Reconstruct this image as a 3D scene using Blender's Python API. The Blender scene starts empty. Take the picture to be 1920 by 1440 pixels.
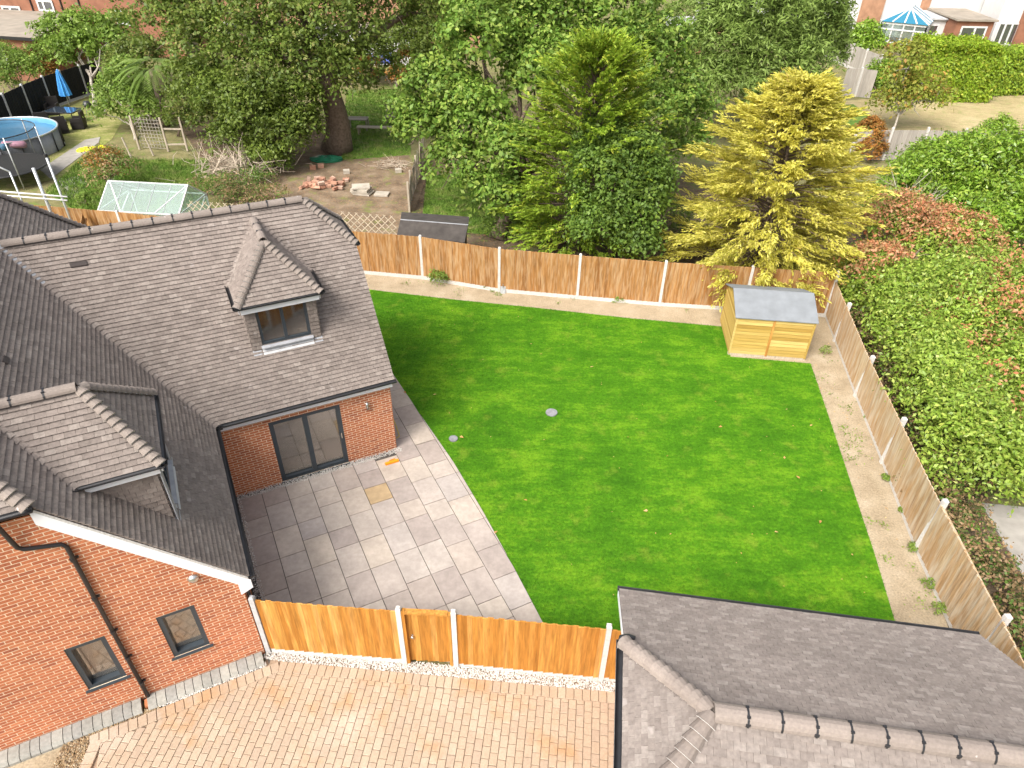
import bpy, math, random
import numpy as np
from mathutils import Vector, Matrix

random.seed(7)
rng = np.random.default_rng(7)
SC = bpy.context.scene
COL = SC.collection

# ------------------------------------------------------------------ camera, sky, sun, exposure
PITCH, ROLL, CAM_H, FPX = math.radians(36.17), math.radians(-1.156), 13.0, 1280.0   # focal length in 1920-wide pixels
_F = np.array([0, math.cos(PITCH), -math.sin(PITCH)])
_R = np.array([1.0, 0, 0])
_D = np.cross(_F, _R)
CX = math.cos(ROLL) * _R + math.sin(ROLL) * _D
CD = -math.sin(ROLL) * _R + math.cos(ROLL) * _D
CAM = np.array([0, 0, CAM_H])
cam_data = bpy.data.cameras.new('camera')
cam_data.sensor_width = 36.0
cam_data.lens = 24.0
cam_data.clip_start = 0.1
cam_data.clip_end = 2000
cam = bpy.data.objects.new('camera', cam_data)
COL.objects.link(cam)
cam.matrix_world = Matrix(((CX[0], -CD[0], -_F[0], 0), (CX[1], -CD[1], -_F[1], 0), (CX[2], -CD[2], -_F[2], CAM_H), (0, 0, 0, 1)))
SC.camera = cam

SUN_AZ, SUN_EL = math.radians(217), math.radians(49)      # azimuth clockwise from +Y
w = bpy.data.worlds.new('World')
SC.world = w
w.use_nodes = True
nt = w.node_tree
nt.nodes.clear()
o_ = nt.nodes.new('ShaderNodeOutputWorld')
b_ = nt.nodes.new('ShaderNodeBackground')
s_ = nt.nodes.new('ShaderNodeTexSky')
s_.sky_type = 'NISHITA'
s_.sun_disc = False
s_.sun_elevation = SUN_EL
s_.sun_rotation = SUN_AZ
s_.air_density = 1.0
s_.dust_density = 8.0
s_.ozone_density = 1.0
b_.inputs['Strength'].default_value = 0.15
hz_ = nt.nodes.new('ShaderNodeHueSaturation')        # thin high cloud: the sky is whiter than a clear one
hz_.inputs['Saturation'].default_value = 0.4
nt.links.new(s_.outputs[0], hz_.inputs['Color'])
nt.links.new(hz_.outputs[0], b_.inputs['Color'])
nt.links.new(b_.outputs[0], o_.inputs['Surface'])
sl = bpy.data.lights.new('sun', 'SUN')
sl.energy = 1.15
sl.angle = math.radians(22)
sl.color = (1.0, 0.95, 0.87)
so = bpy.data.objects.new('sun', sl)
COL.objects.link(so)
sd = Vector((math.sin(SUN_AZ) * math.cos(SUN_EL), math.cos(SUN_AZ) * math.cos(SUN_EL), math.sin(SUN_EL)))
so.rotation_euler = sd.to_track_quat('Z', 'Y').to_euler()
so.location = (-20, -20, 40)
SC.view_settings.view_transform = 'Standard'
SC.view_settings.look = 'None'
SC.view_settings.exposure = 1.0
SC.view_settings.gamma = 1.0
SC.view_settings.use_curve_mapping = False
SC.cycles.max_bounces = 6
SC.cycles.diffuse_bounces = 3
SC.cycles.glossy_bounces = 3
SC.cycles.transparent_max_bounces = 8

# ------------------------------------------------------------------ coordinates
def ray(px, py):
    return CX * ((px - 960) / FPX) + CD * ((py - 720) / FPX) + _F
def W(px, py, z=0.0):                       # photo pixel -> point on the horizontal plane z
    d = ray(px, py)
    return CAM + d * ((z - CAM_H) / d[2])
def PY(px, py, Y):                          # photo pixel -> point on the upright plane y = Y
    d = ray(px, py)
    return CAM + d * (Y / d[1])
def to_px(P):
    q = np.asarray(P, float) - CAM
    z = q @ _F
    return np.stack([q @ CX / z * FPX + 960, q @ CD / z * FPX + 720], -1), z
HAZ = math.radians(62.84)
HU = np.array([math.sin(HAZ), math.cos(HAZ), 0])     # along the house's patio wall
HV = np.array([-math.cos(HAZ), math.sin(HAZ), 0])    # away from the camera
HZ = np.array([0, 0, 1.0])
def P(U, V, z=0.0):
    return HU * U + HV * V + HZ * z
def A3(p):
    p = np.asarray(p, float)
    return np.append(p, 0.0) if len(p) == 2 else p
def unit(v):
    v = np.asarray(v, float)
    return v / np.linalg.norm(v)

# ------------------------------------------------------------------ materials
MATS = {}
class Nodes:
    def __init__(s, name):
        s.m = bpy.data.materials.new(name)
        s.m.use_nodes = True
        s.t = s.m.node_tree
        s.t.nodes.clear()
        s.out = s.new('ShaderNodeOutputMaterial')
        s.bsdf = s.new('ShaderNodeBsdfPrincipled')
        s.link(s.bsdf.outputs[0], s.out.inputs[0])
    def new(s, typ, **kw):
        n = s.t.nodes.new(typ)
        for k, v in kw.items():
            if k in n.inputs.keys():
                n.inputs[k].default_value = v
            else:
                setattr(n, k, v)
        return n
    def link(s, a, b):
        s.t.links.new(a, b)
    def math(s, op, a, b=None, c=None):
        n = s.new('ShaderNodeMath', operation=op)
        for i, x in enumerate((a, b, c)):
            if x is None:
                continue
            if isinstance(x, (int, float)):
                n.inputs[i].default_value = x
            else:
                s.link(x, n.inputs[i])
        return n.outputs[0]
    def rnd(s):                              # 0..1, one value per piece
        at = s.new('ShaderNodeAttribute', attribute_name='rnd')
        oi = s.new('ShaderNodeObjectInfo')
        return s.math('FRACT', s.math('ADD', at.outputs['Fac'], oi.outputs['Random']))
    def ramp(s, fac, cols, pos=None, interp='LINEAR'):
        n = s.new('ShaderNodeValToRGB')
        cr = n.color_ramp
        cr.interpolation = interp
        k = len(cols)
        for i, c in enumerate(cols):
            p_ = pos[i] if pos else (i / (k - 1) if k > 1 else 0)
            e = cr.elements[i] if i < 2 and i < len(cr.elements) else cr.elements.new(p_)
            e.position = p_
            e.color = (*c, 1)
        s.link(fac, n.inputs[0])
        return n.outputs[0]
    def noise(s, scale, vec=None, detail=4, rough=0.55, stretch=None):
        n = s.new('ShaderNodeTexNoise')
        n.inputs['Scale'].default_value = scale
        n.inputs['Detail'].default_value = detail
        n.inputs['Roughness'].default_value = rough
        if vec is None:
            vec = s.new('ShaderNodeNewGeometry').outputs['Position']
        if stretch:
            mp = s.new('ShaderNodeMapping')
            mp.inputs['Scale'].default_value = stretch
            s.link(vec, mp.inputs[0])
            vec = mp.outputs[0]
        s.link(vec, n.inputs['Vector'])
        return n.outputs['Fac']
    def mix(s, fac, a, b, blend='MIX'):
        n = s.new('ShaderNodeMix', data_type='RGBA', blend_type=blend)
        for i, x in ((0, fac), (6, a), (7, b)):
            if isinstance(x, (int, float)):
                n.inputs[i].default_value = x
            elif isinstance(x, tuple):
                n.inputs[i].default_value = (*x, 1)
            else:
                s.link(x, n.inputs[i])
        return n.outputs[2]
    def rng(s, v, a, b, c, d):
        n = s.new('ShaderNodeMapRange')
        for i, x in enumerate((a, b, c, d)):
            n.inputs[i + 1].default_value = x
        s.link(v, n.inputs[0])
        return n.outputs[0]
    def gain(s, col, v):                     # colour * grey value
        cb = s.new('ShaderNodeCombineColor')
        for i in range(3):
            s.link(v, cb.inputs[i])
        return s.mix(1.0, col, cb.outputs[0], 'MULTIPLY')
    def bump(s, h, strength=0.3, dist=0.01):
        n = s.new('ShaderNodeBump')
        n.inputs['Strength'].default_value = strength
        n.inputs['Distance'].default_value = dist
        s.link(h, n.inputs['Height'])
        s.link(n.outputs[0], s.bsdf.inputs['Normal'])
    def fin(s, col, rough=0.8, spec=0.3):
        if isinstance(col, tuple):
            s.bsdf.inputs['Base Color'].default_value = (*col, 1)
        else:
            s.link(col, s.bsdf.inputs['Base Color'])
        if isinstance(rough, (int, float)):
            s.bsdf.inputs['Roughness'].default_value = rough
        else:
            s.link(rough, s.bsdf.inputs['Roughness'])
        s.bsdf.inputs['Specular IOR Level'].default_value = spec
        MATS[s.m.name] = s.m
        return s.m

def plain(name, col, rough=0.6, var=0.15, scale=6, spec=0.3, metal=0.0):
    n = Nodes(name)
    f = n.rng(n.noise(scale), 0.3, 0.7, 1 - var, 1 + var)
    m = n.fin(n.gain(n.mix(0.0, col, col), f), rough, spec)
    n.bsdf.inputs['Metallic'].default_value = metal
    return m
def pieces(name, cols, rough=0.8, big=(0.5, 0.2), fine=(25, 0.15), bump=(60, 0.25, 0.004), spec=0.25, speck=None):
    """one colour per piece from a palette, broad patches and fine grain on top"""
    n = Nodes(name)
    c = n.ramp(n.rnd(), cols)
    c = n.gain(c, n.rng(n.noise(big[0], detail=3), 0.3, 0.7, 1 - big[1], 1 + big[1]))
    c = n.gain(c, n.rng(n.noise(fine[0], detail=5), 0.3, 0.7, 1 - fine[1], 1 + fine[1]))
    if speck:
        sc, th, scol, amt = speck
        f = n.rng(n.noise(sc, detail=2), th, th + 0.05, 0, amt)
        c = n.mix(f, c, scol)
    if bump:
        n.bump(n.noise(bump[0], detail=4), bump[1], bump[2])
    return n.fin(c, rough, spec)
def wood(name, cols, axis=2, rough=0.75, weather=None, grain=0.3, fine=40):
    """boards: colour per board, long grain along the given axis, optional bleached patches"""
    n = Nodes(name)
    r = n.rnd()
    c = n.ramp(r, cols)
    tc = n.new('ShaderNodeTexCoord')
    ad = n.new('ShaderNodeVectorMath', operation='ADD')
    cb = n.new('ShaderNodeCombineXYZ')
    k = n.math('MULTIPLY', r, 37.0)
    for i in range(3):
        n.link(k, cb.inputs[i])
    n.link(tc.outputs['Object'], ad.inputs[0])
    n.link(cb.outputs[0], ad.inputs[1])
    st = [fine, fine, fine]
    st[axis] = 1.6
    g_ = n.noise(1.0, ad.outputs[0], 5, 0.6, st)
    c = n.gain(c, n.rng(g_, 0.3, 0.7, 1 - grain, 1 + grain))
    if weather:
        col, sc, lo, hi, amt = weather
        wn = n.noise(sc, detail=5, stretch=(1, 1, 0.13))
        c = n.mix(n.rng(wn, lo, hi, 0, amt), c, col)
    n.bump(g_, 0.25, 0.004)
    return n.fin(c, rough, 0.2)
def leafmat(name, cols, trans=0.35, rough=0.5, patch=(0.6, 0.25), spec=0.3, pos=None):
    n = Nodes(name)
    c = n.ramp(n.rnd(), cols, pos)
    c = n.gain(c, n.rng(n.noise(patch[0], detail=3), 0.3, 0.7, 1 - patch[1], 1 + patch[1]))
    n.fin(c, rough, spec)
    tr = n.new('ShaderNodeBsdfTranslucent')
    n.link(c, tr.inputs[0])
    mx = n.new('ShaderNodeMixShader')
    mx.inputs[0].default_value = trans
    n.link(n.bsdf.outputs[0], mx.inputs[1])
    n.link(tr.outputs[0], mx.inputs[2])
    n.link(mx.outputs[0], n.out.inputs[0])
    return n.m
def glass(name, tint, refl=0.45, rough=0.02):
    n = Nodes(name)
    n.fin(tint, 0.25, 0.3)
    gl = n.new('ShaderNodeBsdfGlossy')
    gl.inputs['Roughness'].default_value = rough
    gl.inputs['Color'].default_value = (0.9, 0.92, 0.95, 1)
    mx = n.new('ShaderNodeMixShader')
    mx.inputs[0].default_value = refl
    n.link(n.bsdf.outputs[0], mx.inputs[1])
    n.link(gl.outputs[0], mx.inputs[2])
    n.link(mx.outputs[0], n.out.inputs[0])
    return n.m
def clearglass(name, refl=0.25, tint=(0.85, 0.93, 0.9), haze=0.1):
    n = Nodes(name)
    n.fin((0.75, 0.85, 0.82), 0.4, 0.3)
    tr = n.new('ShaderNodeBsdfTransparent')
    tr.inputs[0].default_value = (*tint, 1)
    gl = n.new('ShaderNodeBsdfGlossy')
    gl.inputs['Roughness'].default_value = 0.05
    m1 = n.new('ShaderNodeMixShader')
    m1.inputs[0].default_value = haze
    n.link(tr.outputs[0], m1.inputs[1])
    n.link(n.bsdf.outputs[0], m1.inputs[2])
    m2 = n.new('ShaderNodeMixShader')
    m2.inputs[0].default_value = refl
    n.link(m1.outputs[0], m2.inputs[1])
    n.link(gl.outputs[0], m2.inputs[2])
    n.link(m2.outputs[0], n.out.inputs[0])
    return n.m

# ------------------------------------------------------------------ mesh building
WLOC = {}
class MB:
    """collects shapes given in world coordinates; build() links them as ONE mesh object"""
    def __init__(s):
        s.v, s.f, s.r, s.n = [], [], [], 0
    def add(s, verts, faces, r=0.0):
        k = s.n
        s.v.extend([tuple(map(float, q)) for q in verts])
        s.f.extend([tuple(i + k for i in f) for f in faces])
        s.r.extend([r] * len(faces))
        s.n += len(verts)
        return s
    def prism(s, poly, off, r=0.0, cap=True):
        n = len(poly)
        poly = [np.asarray(q, float) for q in poly]
        off = np.asarray(off, float)
        top = [q + off for q in poly]
        nrm = np.zeros(3)
        for i in range(n):
            nrm += np.cross(poly[i], poly[(i + 1) % n])
        if nrm @ off < 0:
            poly, top = poly[::-1], top[::-1]
        fs = [tuple(range(n - 1, -1, -1)), tuple(range(n, 2 * n))]
        fs += [(i, (i + 1) % n, n + (i + 1) % n, n + i) for i in range(n)]
        return s.add(poly + top, fs, r)
    def box(s, c, ax, ay, az, r=0.0):          # centre and three half-axis vectors
        c, ax, ay, az = (np.asarray(q, float) for q in (c, ax, ay, az))
        return s.prism([c - ax - ay - az, c + ax - ay - az, c + ax + ay - az, c - ax + ay - az], 2 * az, r)
    def bar(s, a, b, w, h, up=(0, 0, 1), r=0.0):
        a, b = A3(a), A3(b)
        d = unit(b - a)
        up = np.asarray(up, float)
        if abs(d @ up) > 0.98:
            up = np.array([0, 1.0, 0])
        x = unit(np.cross(d, up))
        y = np.cross(x, d)
        return s.box((a + b) / 2, x * w / 2, y * h / 2, (b - a) / 2, r)
    def tube(s, pts, rad, n=8, r=0.0, closed=False):
        pts = [A3(p) for p in pts]
        m = len(pts)
        if isinstance(rad, (int, float)):
            rad = [rad] * m
        vs, fs = [], []
        prev = None
        for i in range(m):
            if closed:
                d = pts[(i + 1) % m] - pts[i - 1]
            else:
                d = pts[min(i + 1, m - 1)] - pts[max(i - 1, 0)]
            d = unit(d)
            if prev is None:
                ref = np.array([0, 0, 1.0]) if abs(d[2]) < 0.9 else np.array([1.0, 0, 0])
                x = unit(np.cross(d, ref))
            else:
                x = unit(prev - d * (prev @ d))
            prev = x
            y = np.cross(d, x)
            for k in range(n):
                a = 2 * math.pi * k / n
                vs.append(pts[i] + (x * math.cos(a) + y * math.sin(a)) * rad[i])
        for i in range(m if closed else m - 1):
            j = (i + 1) % m
            for k in range(n):
                q = (k + 1) % n
                fs.append((i * n + k, i * n + q, j * n + q, j * n + k))
        if not closed:
            fs.append(tuple(range(n - 1, -1, -1)))
            fs.append(tuple(range((m - 1) * n, m * n)))
        return s.add(vs, fs, r)
    def lathe(s, c, prof, n=20, r=0.0, axis=None):
        c = np.asarray(c, float)
        if axis is None:
            X, Y, Z = np.eye(3)
        else:
            Z = unit(axis)
            X = unit(np.cross(Z, [0.3, 0.5, 0.9]))
            Y = np.cross(Z, X)
        vs, fs = [], []
        for (rr, zz) in prof:
            for k in range(n):
                a = 2 * math.pi * k / n
                vs.append(c + (X * math.cos(a) + Y * math.sin(a)) * rr + Z * zz)
        for i in range(len(prof) - 1):
            for k in range(n):
                q = (k + 1) % n
                fs.append((i * n + k, i * n + q, (i + 1) * n + q, (i + 1) * n + k))
        return s.add(vs, fs, r)
    def poly(s, pts, r=0.0):
        return s.add([A3(p) for p in pts], [tuple(range(len(pts)))], r)
    def build(s, name, mat, parent=None, smooth=False, loc=None):
        v = np.array(s.v, float).reshape(-1, 3)
        return mesh_obj(name, v, s.f, np.array(s.r), mat, parent, smooth, loc)

def finish(o, parent, loc):
    COL.objects.link(o)
    if parent is not None:
        o.parent = parent
    WLOC[o.name] = loc
    return o
def base_of(v):
    lo, hi = v.min(0), v.max(0)
    return np.array([(lo[0] + hi[0]) / 2, (lo[1] + hi[1]) / 2, lo[2]])
def mesh_obj(name, v, faces, r, mat, parent=None, smooth=False, loc=None):
    if parent is not None:
        base = WLOC[parent.name]
    else:
        base = base_of(v) if loc is None else np.asarray(loc, float)
    me = bpy.data.meshes.new(name)
    me.from_pydata((v - base).tolist(), [], faces)
    if r is not None and len(r) and np.any(r):
        a = me.attributes.new('rnd', 'FLOAT', 'FACE')
        a.data.foreach_set('value', np.asarray(r, np.float32))
    if smooth:
        me.polygons.foreach_set('use_smooth', np.ones(len(me.polygons), bool))
    me.materials.append(MATS[mat])
    me.update()
    o = bpy.data.objects.new(name, me)
    if parent is None:
        o.location = base
    return finish(o, parent, base)
def quads_obj(name, v, r, mat, parent=None, corners=4):
    """fast path for huge leaf or blade meshes: v is (n*corners, 3), r one value per face"""
    base = WLOC[parent.name] if parent is not None else base_of(v)
    n = len(v) // corners
    me = bpy.data.meshes.new(name)
    me.vertices.add(len(v))
    me.vertices.foreach_set('co', (v - base).astype(np.float32).ravel())
    me.loops.add(len(v))
    me.loops.foreach_set('vertex_index', np.arange(len(v), dtype=np.int32))
    me.polygons.add(n)
    me.polygons.foreach_set('loop_start', np.arange(0, len(v), corners, dtype=np.int32))
    me.polygons.foreach_set('loop_total', np.full(n, corners, dtype=np.int32))
    a = me.attributes.new('rnd', 'FLOAT', 'FACE')
    a.data.foreach_set('value', np.asarray(r, np.float32))
    me.update(calc_edges=True)
    me.materials.append(MATS[mat])
    o = bpy.data.objects.new(name, me)
    if parent is None:
        o.location = base
    return finish(o, parent, base)
def thing(name, loc, label, cat, group=None):
    o = bpy.data.objects.new(name, None)
    o.empty_display_size = 0.2
    loc = A3(loc)
    o.location = loc
    tag(o, label, cat, group)
    return finish(o, None, loc)
def tag(o, label=None, cat=None, group=None, kind=None):
    if label:
        o['label'] = label
    if cat:
        o['category'] = cat
    if group:
        o['group'] = group
    if kind:
        o['kind'] = kind
    return o
def place(name, mesh, M, parent, mat=None):
    """an object that shares mesh data, at world matrix M (4x4 numpy)"""
    o = bpy.data.objects.new(name, mesh)
    b = WLOC[parent.name]
    L = M.copy()
    L[:3, 3] -= b
    o.matrix_local = Matrix(L.tolist())
    return finish(o, parent, M[:3, 3])
def frame(c, x, y, z):
    M = np.eye(4)
    M[:3, 0], M[:3, 1], M[:3, 2], M[:3, 3] = x, y, z, c
    return M
def clip(poly, half):
    """2-D polygon against half-planes (a, b, c): a*x + b*y <= c"""
    for a, b, c in half:
        out = []
        n = len(poly)
        for i in range(n):
            p, q = poly[i], poly[(i + 1) % n]
            dp, dq = a * p[0] + b * p[1] - c, a * q[0] + b * q[1] - c
            if dp <= 0:
                out.append(p)
            if (dp < 0 < dq) or (dq < 0 < dp):
                t = dp / (dp - dq)
                out.append((p[0] + (q[0] - p[0]) * t, p[1] + (q[1] - p[1]) * t))
        poly = out
        if len(poly) < 3:
            return []
    return poly
def halves(poly):
    A = sum(poly[i][0] * poly[(i + 1) % len(poly)][1] - poly[(i + 1) % len(poly)][0] * poly[i][1] for i in range(len(poly)))
    if A < 0:
        poly = poly[::-1]
    hs = []
    for i in range(len(poly)):
        p, q = poly[i], poly[(i + 1) % len(poly)]
        a, b = q[1] - p[1], -(q[0] - p[0])
        hs.append((a, b, a * p[0] + b * p[1]))
    return hs
def area(poly):
    return abs(sum(poly[i][0] * poly[(i + 1) % len(poly)][1] - poly[(i + 1) % len(poly)][0] * poly[i][1] for i in range(len(poly)))) / 2
class Bag:
    """pieces of one part: the largest 300 in view become objects of their own, the rest one object"""
    def __init__(s, name, mat, limit=300):
        s.name, s.mat, s.limit, s.items = name, mat, limit, []
    def add(s, verts, faces, r, key=None, M=None):
        s.items.append((np.asarray(verts, float), faces, r, key, M))
    def build(s, parent, rest=None):
        c = np.array([it[0].mean(0) for it in s.items])
        px, z = to_px(c)
        inside = (px[:, 0] > 4) & (px[:, 0] < 1916) & (px[:, 1] > 4) & (px[:, 1] < 1436) & (z > 0)
        score = np.where(inside, 0, 1e4) + np.linalg.norm(c - CAM, axis=1) - np.array([1.0 if it[3] else 0 for it in s.items])
        order = np.argsort(score)
        own = set(order[:s.limit][inside[order[:s.limit]]].tolist()) if len(order) > s.limit else set(range(len(order)))
        cache = {}
        m = MB()
        for i, (v, f, r, key, M) in enumerate(s.items):
            if i in own:
                if key is not None and M is not None:
                    if key not in cache:
                        me = bpy.data.meshes.new(s.name)
                        inv = np.linalg.inv(M)
                        lv = v @ inv[:3, :3].T + inv[:3, 3]
                        me.from_pydata(lv.tolist(), [], f)
                        me.materials.append(MATS[s.mat])
                        cache[key] = me
                    place(s.name, cache[key], M, parent)
                else:
                    b = v.mean(0)
                    me = bpy.data.meshes.new(s.name)
                    me.from_pydata((v - b).tolist(), [], f)
                    me.materials.append(MATS[s.mat])
                    place(s.name, me, frame(b, (1, 0, 0), (0, 1, 0), (0, 0, 1)), parent)
            else:
                m.add(v, f, r)
        if m.n:
            o = m.build(rest or (s.name + '_remainder'), s.mat, parent)
            o['kind'] = 'stuff'
# ------------------------------------------------------------------ the materials of this place
pieces('roof_tile', [(0.165, 0.138, 0.121), (0.195, 0.163, 0.144), (0.218, 0.184, 0.162), (0.183, 0.153, 0.135), (0.250, 0.215, 0.190)], 0.75, (0.45, 0.12), (18, 0.18), (90, 0.35, 0.004), speck=(3.2, 0.70, (0.42, 0.38, 0.36), 0.35))
pieces('garage_tile', [(0.180, 0.153, 0.137), (0.205, 0.175, 0.156), (0.225, 0.193, 0.172), (0.192, 0.163, 0.146), (0.265, 0.232, 0.208), (0.212, 0.180, 0.160)], 0.75, (0.45, 0.12), (18, 0.18), (90, 0.35, 0.004), speck=(3.2, 0.70, (0.42, 0.38, 0.36), 0.35))
pieces('ridge_tile', [(0.200, 0.168, 0.146), (0.222, 0.188, 0.164), (0.210, 0.176, 0.154)], 0.75, (0.8, 0.12), (25, 0.12), (90, 0.3, 0.004), speck=(9, 0.73, (0.55, 0.52, 0.5), 0.6))
pieces('garage_ridge', [(0.216, 0.181, 0.158), (0.240, 0.203, 0.177), (0.227, 0.190, 0.166)], 0.75, (0.8, 0.12), (25, 0.12), (90, 0.3, 0.004), speck=(9, 0.73, (0.55, 0.52, 0.5), 0.6))
plain('roof_deck', (0.06, 0.05, 0.047), 0.9)
plain('mortar_pale', (0.50, 0.49, 0.47), 0.9, 0.25, 30)
pieces('brick', [(0.390, 0.125, 0.055), (0.450, 0.155, 0.070), (0.350, 0.108, 0.050), (0.480, 0.180, 0.085), (0.410, 0.135, 0.060), (0.300, 0.095, 0.050)], 0.85, (0.5, 0.10), (40, 0.18), (120, 0.4, 0.003))
plain('mortar', (0.68, 0.57, 0.42), 0.95, 0.15, 20)
plain('white_board', (0.74, 0.76, 0.79), 0.4, 0.05, 3)
plain('black_plastic', (0.022, 0.022, 0.024), 0.35, 0.2, 8, 0.5)
plain('gutter_bed', (0.05, 0.045, 0.04), 0.8, 0.4, 12)
plain('anthracite', (0.035, 0.046, 0.056), 0.35, 0.1, 5, 0.5)
plain('lead_grey', (0.32, 0.33, 0.35), 0.5, 0.15, 6, 0.5)
plain('lead_pale', (0.45, 0.46, 0.47), 0.5, 0.12, 6, 0.5)
plain('steel', (0.62, 0.62, 0.6), 0.25, 0.05, 5, 0.5, 0.9)
clearglass('window_glass', 0.33, (0.78, 0.74, 0.68), 0.03)
plain('room_beige', (0.50, 0.40, 0.30), 0.8, 0.08, 2)
glass('far_glass', (0.03, 0.04, 0.05), 0.25)
plain('interior_white', (0.75, 0.73, 0.70), 0.7, 0.03)
pieces('patio_slab', [(0.340, 0.286, 0.253), (0.407, 0.354, 0.305), (0.366, 0.324, 0.295), (0.447, 0.383, 0.318), (0.320, 0.272, 0.244), (0.391, 0.339, 0.300), (0.427, 0.369, 0.313)], 0.75, (1.6, 0.10), (9, 0.10), (30, 0.3, 0.004))
plain('old_slab', (0.38, 0.34, 0.28), 0.9, 0.2, 4)
pieces('rubble_brick', [(0.34, 0.17, 0.11), (0.40, 0.23, 0.16), (0.30, 0.15, 0.10), (0.44, 0.32, 0.25)], 0.9)
plain('slab_ochre', (0.40, 0.29, 0.165), 0.75, 0.15, 5)
plain('patio_joint', (0.095, 0.085, 0.075), 0.95, 0.2, 15)
n_ = Nodes('drive_block')
c_ = n_.ramp(n_.rnd(), [(0.359, 0.275, 0.198), (0.382, 0.299, 0.219), (0.371, 0.283, 0.204), (0.351, 0.273, 0.204), (0.402, 0.322, 0.240), (0.376, 0.293, 0.212), (0.365, 0.279, 0.204)])
f_ = n_.rng(n_.noise(0.9, detail=5, rough=0.6), 0.53, 0.66, 0, 0.7)
c_ = n_.mix(f_, c_, (0.38, 0.22, 0.105))
f_ = n_.rng(n_.noise(0.55, detail=4), 0.55, 0.7, 0, 0.35)
c_ = n_.mix(f_, c_, (0.56, 0.48, 0.41))
c_ = n_.gain(c_, n_.rng(n_.noise(30), 0.3, 0.7, 0.88, 1.12))
n_.bump(n_.noise(60), 0.4, 0.004)
n_.fin(c_, 0.85, 0.2)
plain('block_joint', (0.30, 0.22, 0.155), 0.95, 0.25, 20)
pieces('kerb_sett', [(0.259, 0.256, 0.231), (0.302, 0.295, 0.262), (0.238, 0.234, 0.217)], 0.85, (2, 0.15), (18, 0.15))
pieces('white_gravel', [(0.656, 0.631, 0.582), (0.574, 0.549, 0.500), (0.697, 0.681, 0.648), (0.476, 0.443, 0.385)], 0.8, (2, 0.08), (30, 0.08), None)
pieces('brown_gravel', [(0.30, 0.20, 0.10), (0.22, 0.145, 0.08), (0.42, 0.32, 0.19), (0.16, 0.11, 0.07), (0.50, 0.43, 0.31)], 0.8, (2, 0.1), (30, 0.1), None)
plain('concrete_pale', (0.53, 0.51, 0.48), 0.85, 0.12, 14)
plain('drain_grey', (0.22, 0.22, 0.23), 0.8, 0.2, 12)
plain('concrete_path', (0.30, 0.28, 0.25), 0.9, 0.15, 3)
plain('concrete_grey', (0.40, 0.40, 0.40), 0.85, 0.15, 9)
wood('fence_gold', [(0.324, 0.135, 0.021), (0.486, 0.242, 0.057), (0.378, 0.163, 0.028), (0.540, 0.298, 0.090), (0.423, 0.200, 0.040), (0.360, 0.153, 0.027), (0.468, 0.233, 0.052)], 2, 0.7, ((0.30, 0.12, 0.02), 7.0, 0.52, 0.66, 0.45), grain=0.34, fine=22)
wood('fence_brown', [(0.273, 0.129, 0.038), (0.348, 0.176, 0.060), (0.232, 0.103, 0.030), (0.390, 0.215, 0.086), (0.307, 0.151, 0.048)], 2, 0.8, ((0.50, 0.36, 0.21), 13.0, 0.44, 0.68, 0.6), 0.38, 28)
wood('fence_weathered', [(0.359, 0.227, 0.114), (0.413, 0.275, 0.151), (0.385, 0.232, 0.111), (0.448, 0.327, 0.198), (0.323, 0.202, 0.107)], 2, 0.85, ((0.52, 0.45, 0.35), 9.0, 0.42, 0.66, 0.75), 0.3)
wood('fence_grey', [(0.33, 0.30, 0.265), (0.38, 0.35, 0.31), (0.29, 0.265, 0.235)], 2, 0.9, None, 0.25)
wood('fence_black', [(0.012, 0.013, 0.014), (0.018, 0.018, 0.018)], 2, 0.75, None, 0.3)
wood('fence_old', [(0.26, 0.23, 0.19), (0.31, 0.28, 0.235), (0.21, 0.185, 0.15)], 2, 0.9, None, 0.3)
wood('shed_yellow', [(0.30, 0.19, 0.04), (0.46, 0.325, 0.095), (0.38, 0.255, 0.06), (0.53, 0.395, 0.14), (0.42, 0.29, 0.075)], 0, 0.75, None, 0.2)
plain('felt_grey', (0.19, 0.205, 0.22), 0.85, 0.12, 2.5)
plain('felt_black', (0.055, 0.048, 0.043), 0.9, 0.3, 3)
wood('old_timber', [(0.42, 0.36, 0.28), (0.35, 0.30, 0.235)], 2, 0.85)
wood('trellis_wood', [(0.50, 0.42, 0.31), (0.44, 0.37, 0.27)], 2, 0.85)
wood('dark_timber', [(0.075, 0.05, 0.038), (0.10, 0.07, 0.05)], 2, 0.8)
# grass: green with broad lighter and darker areas, the same on the turf sheet and on the blades
def grassmat(name, dark, mid, light, dry, drylo, scale=0.55, piece=0.25):
    n = Nodes(name)
    f = n.noise(scale, detail=5, rough=0.62)
    f2 = n.noise(3.2, detail=4, rough=0.6, stretch=(0.35, 1.0, 1.0))
    f3 = n.noise(11, detail=5, rough=0.7, stretch=(0.6, 1.0, 1.0))
    v = n.math('ADD', n.math('ADD', n.math('MULTIPLY', f, 0.42), n.math('MULTIPLY', f2, 0.30)), n.math('MULTIPLY', f3, 0.28))
    c = n.ramp(v, [dark, mid, light], [0.38, 0.5, 0.61])
    c = n.mix(n.rng(n.noise(1.7, detail=5), drylo, drylo + 0.14, 0, 0.38), c, dry)
    c = n.gain(c, n.rng(n.rnd(), 0, 1, 1 - piece, 1 + piece))
    c = n.gain(c, n.rng(n.noise(14, detail=4), 0.3, 0.7, 0.78, 1.22))
    n.bump(n.noise(70, detail=4), 0.6, 0.02)
    n.fin(c, 0.75, 0.15)
    return n.m
grassmat('lawn_grass', (0.038, 0.135, 0.004), (0.070, 0.205, 0.006), (0.150, 0.31, 0.012), (0.26, 0.33, 0.035), 0.57)
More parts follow.
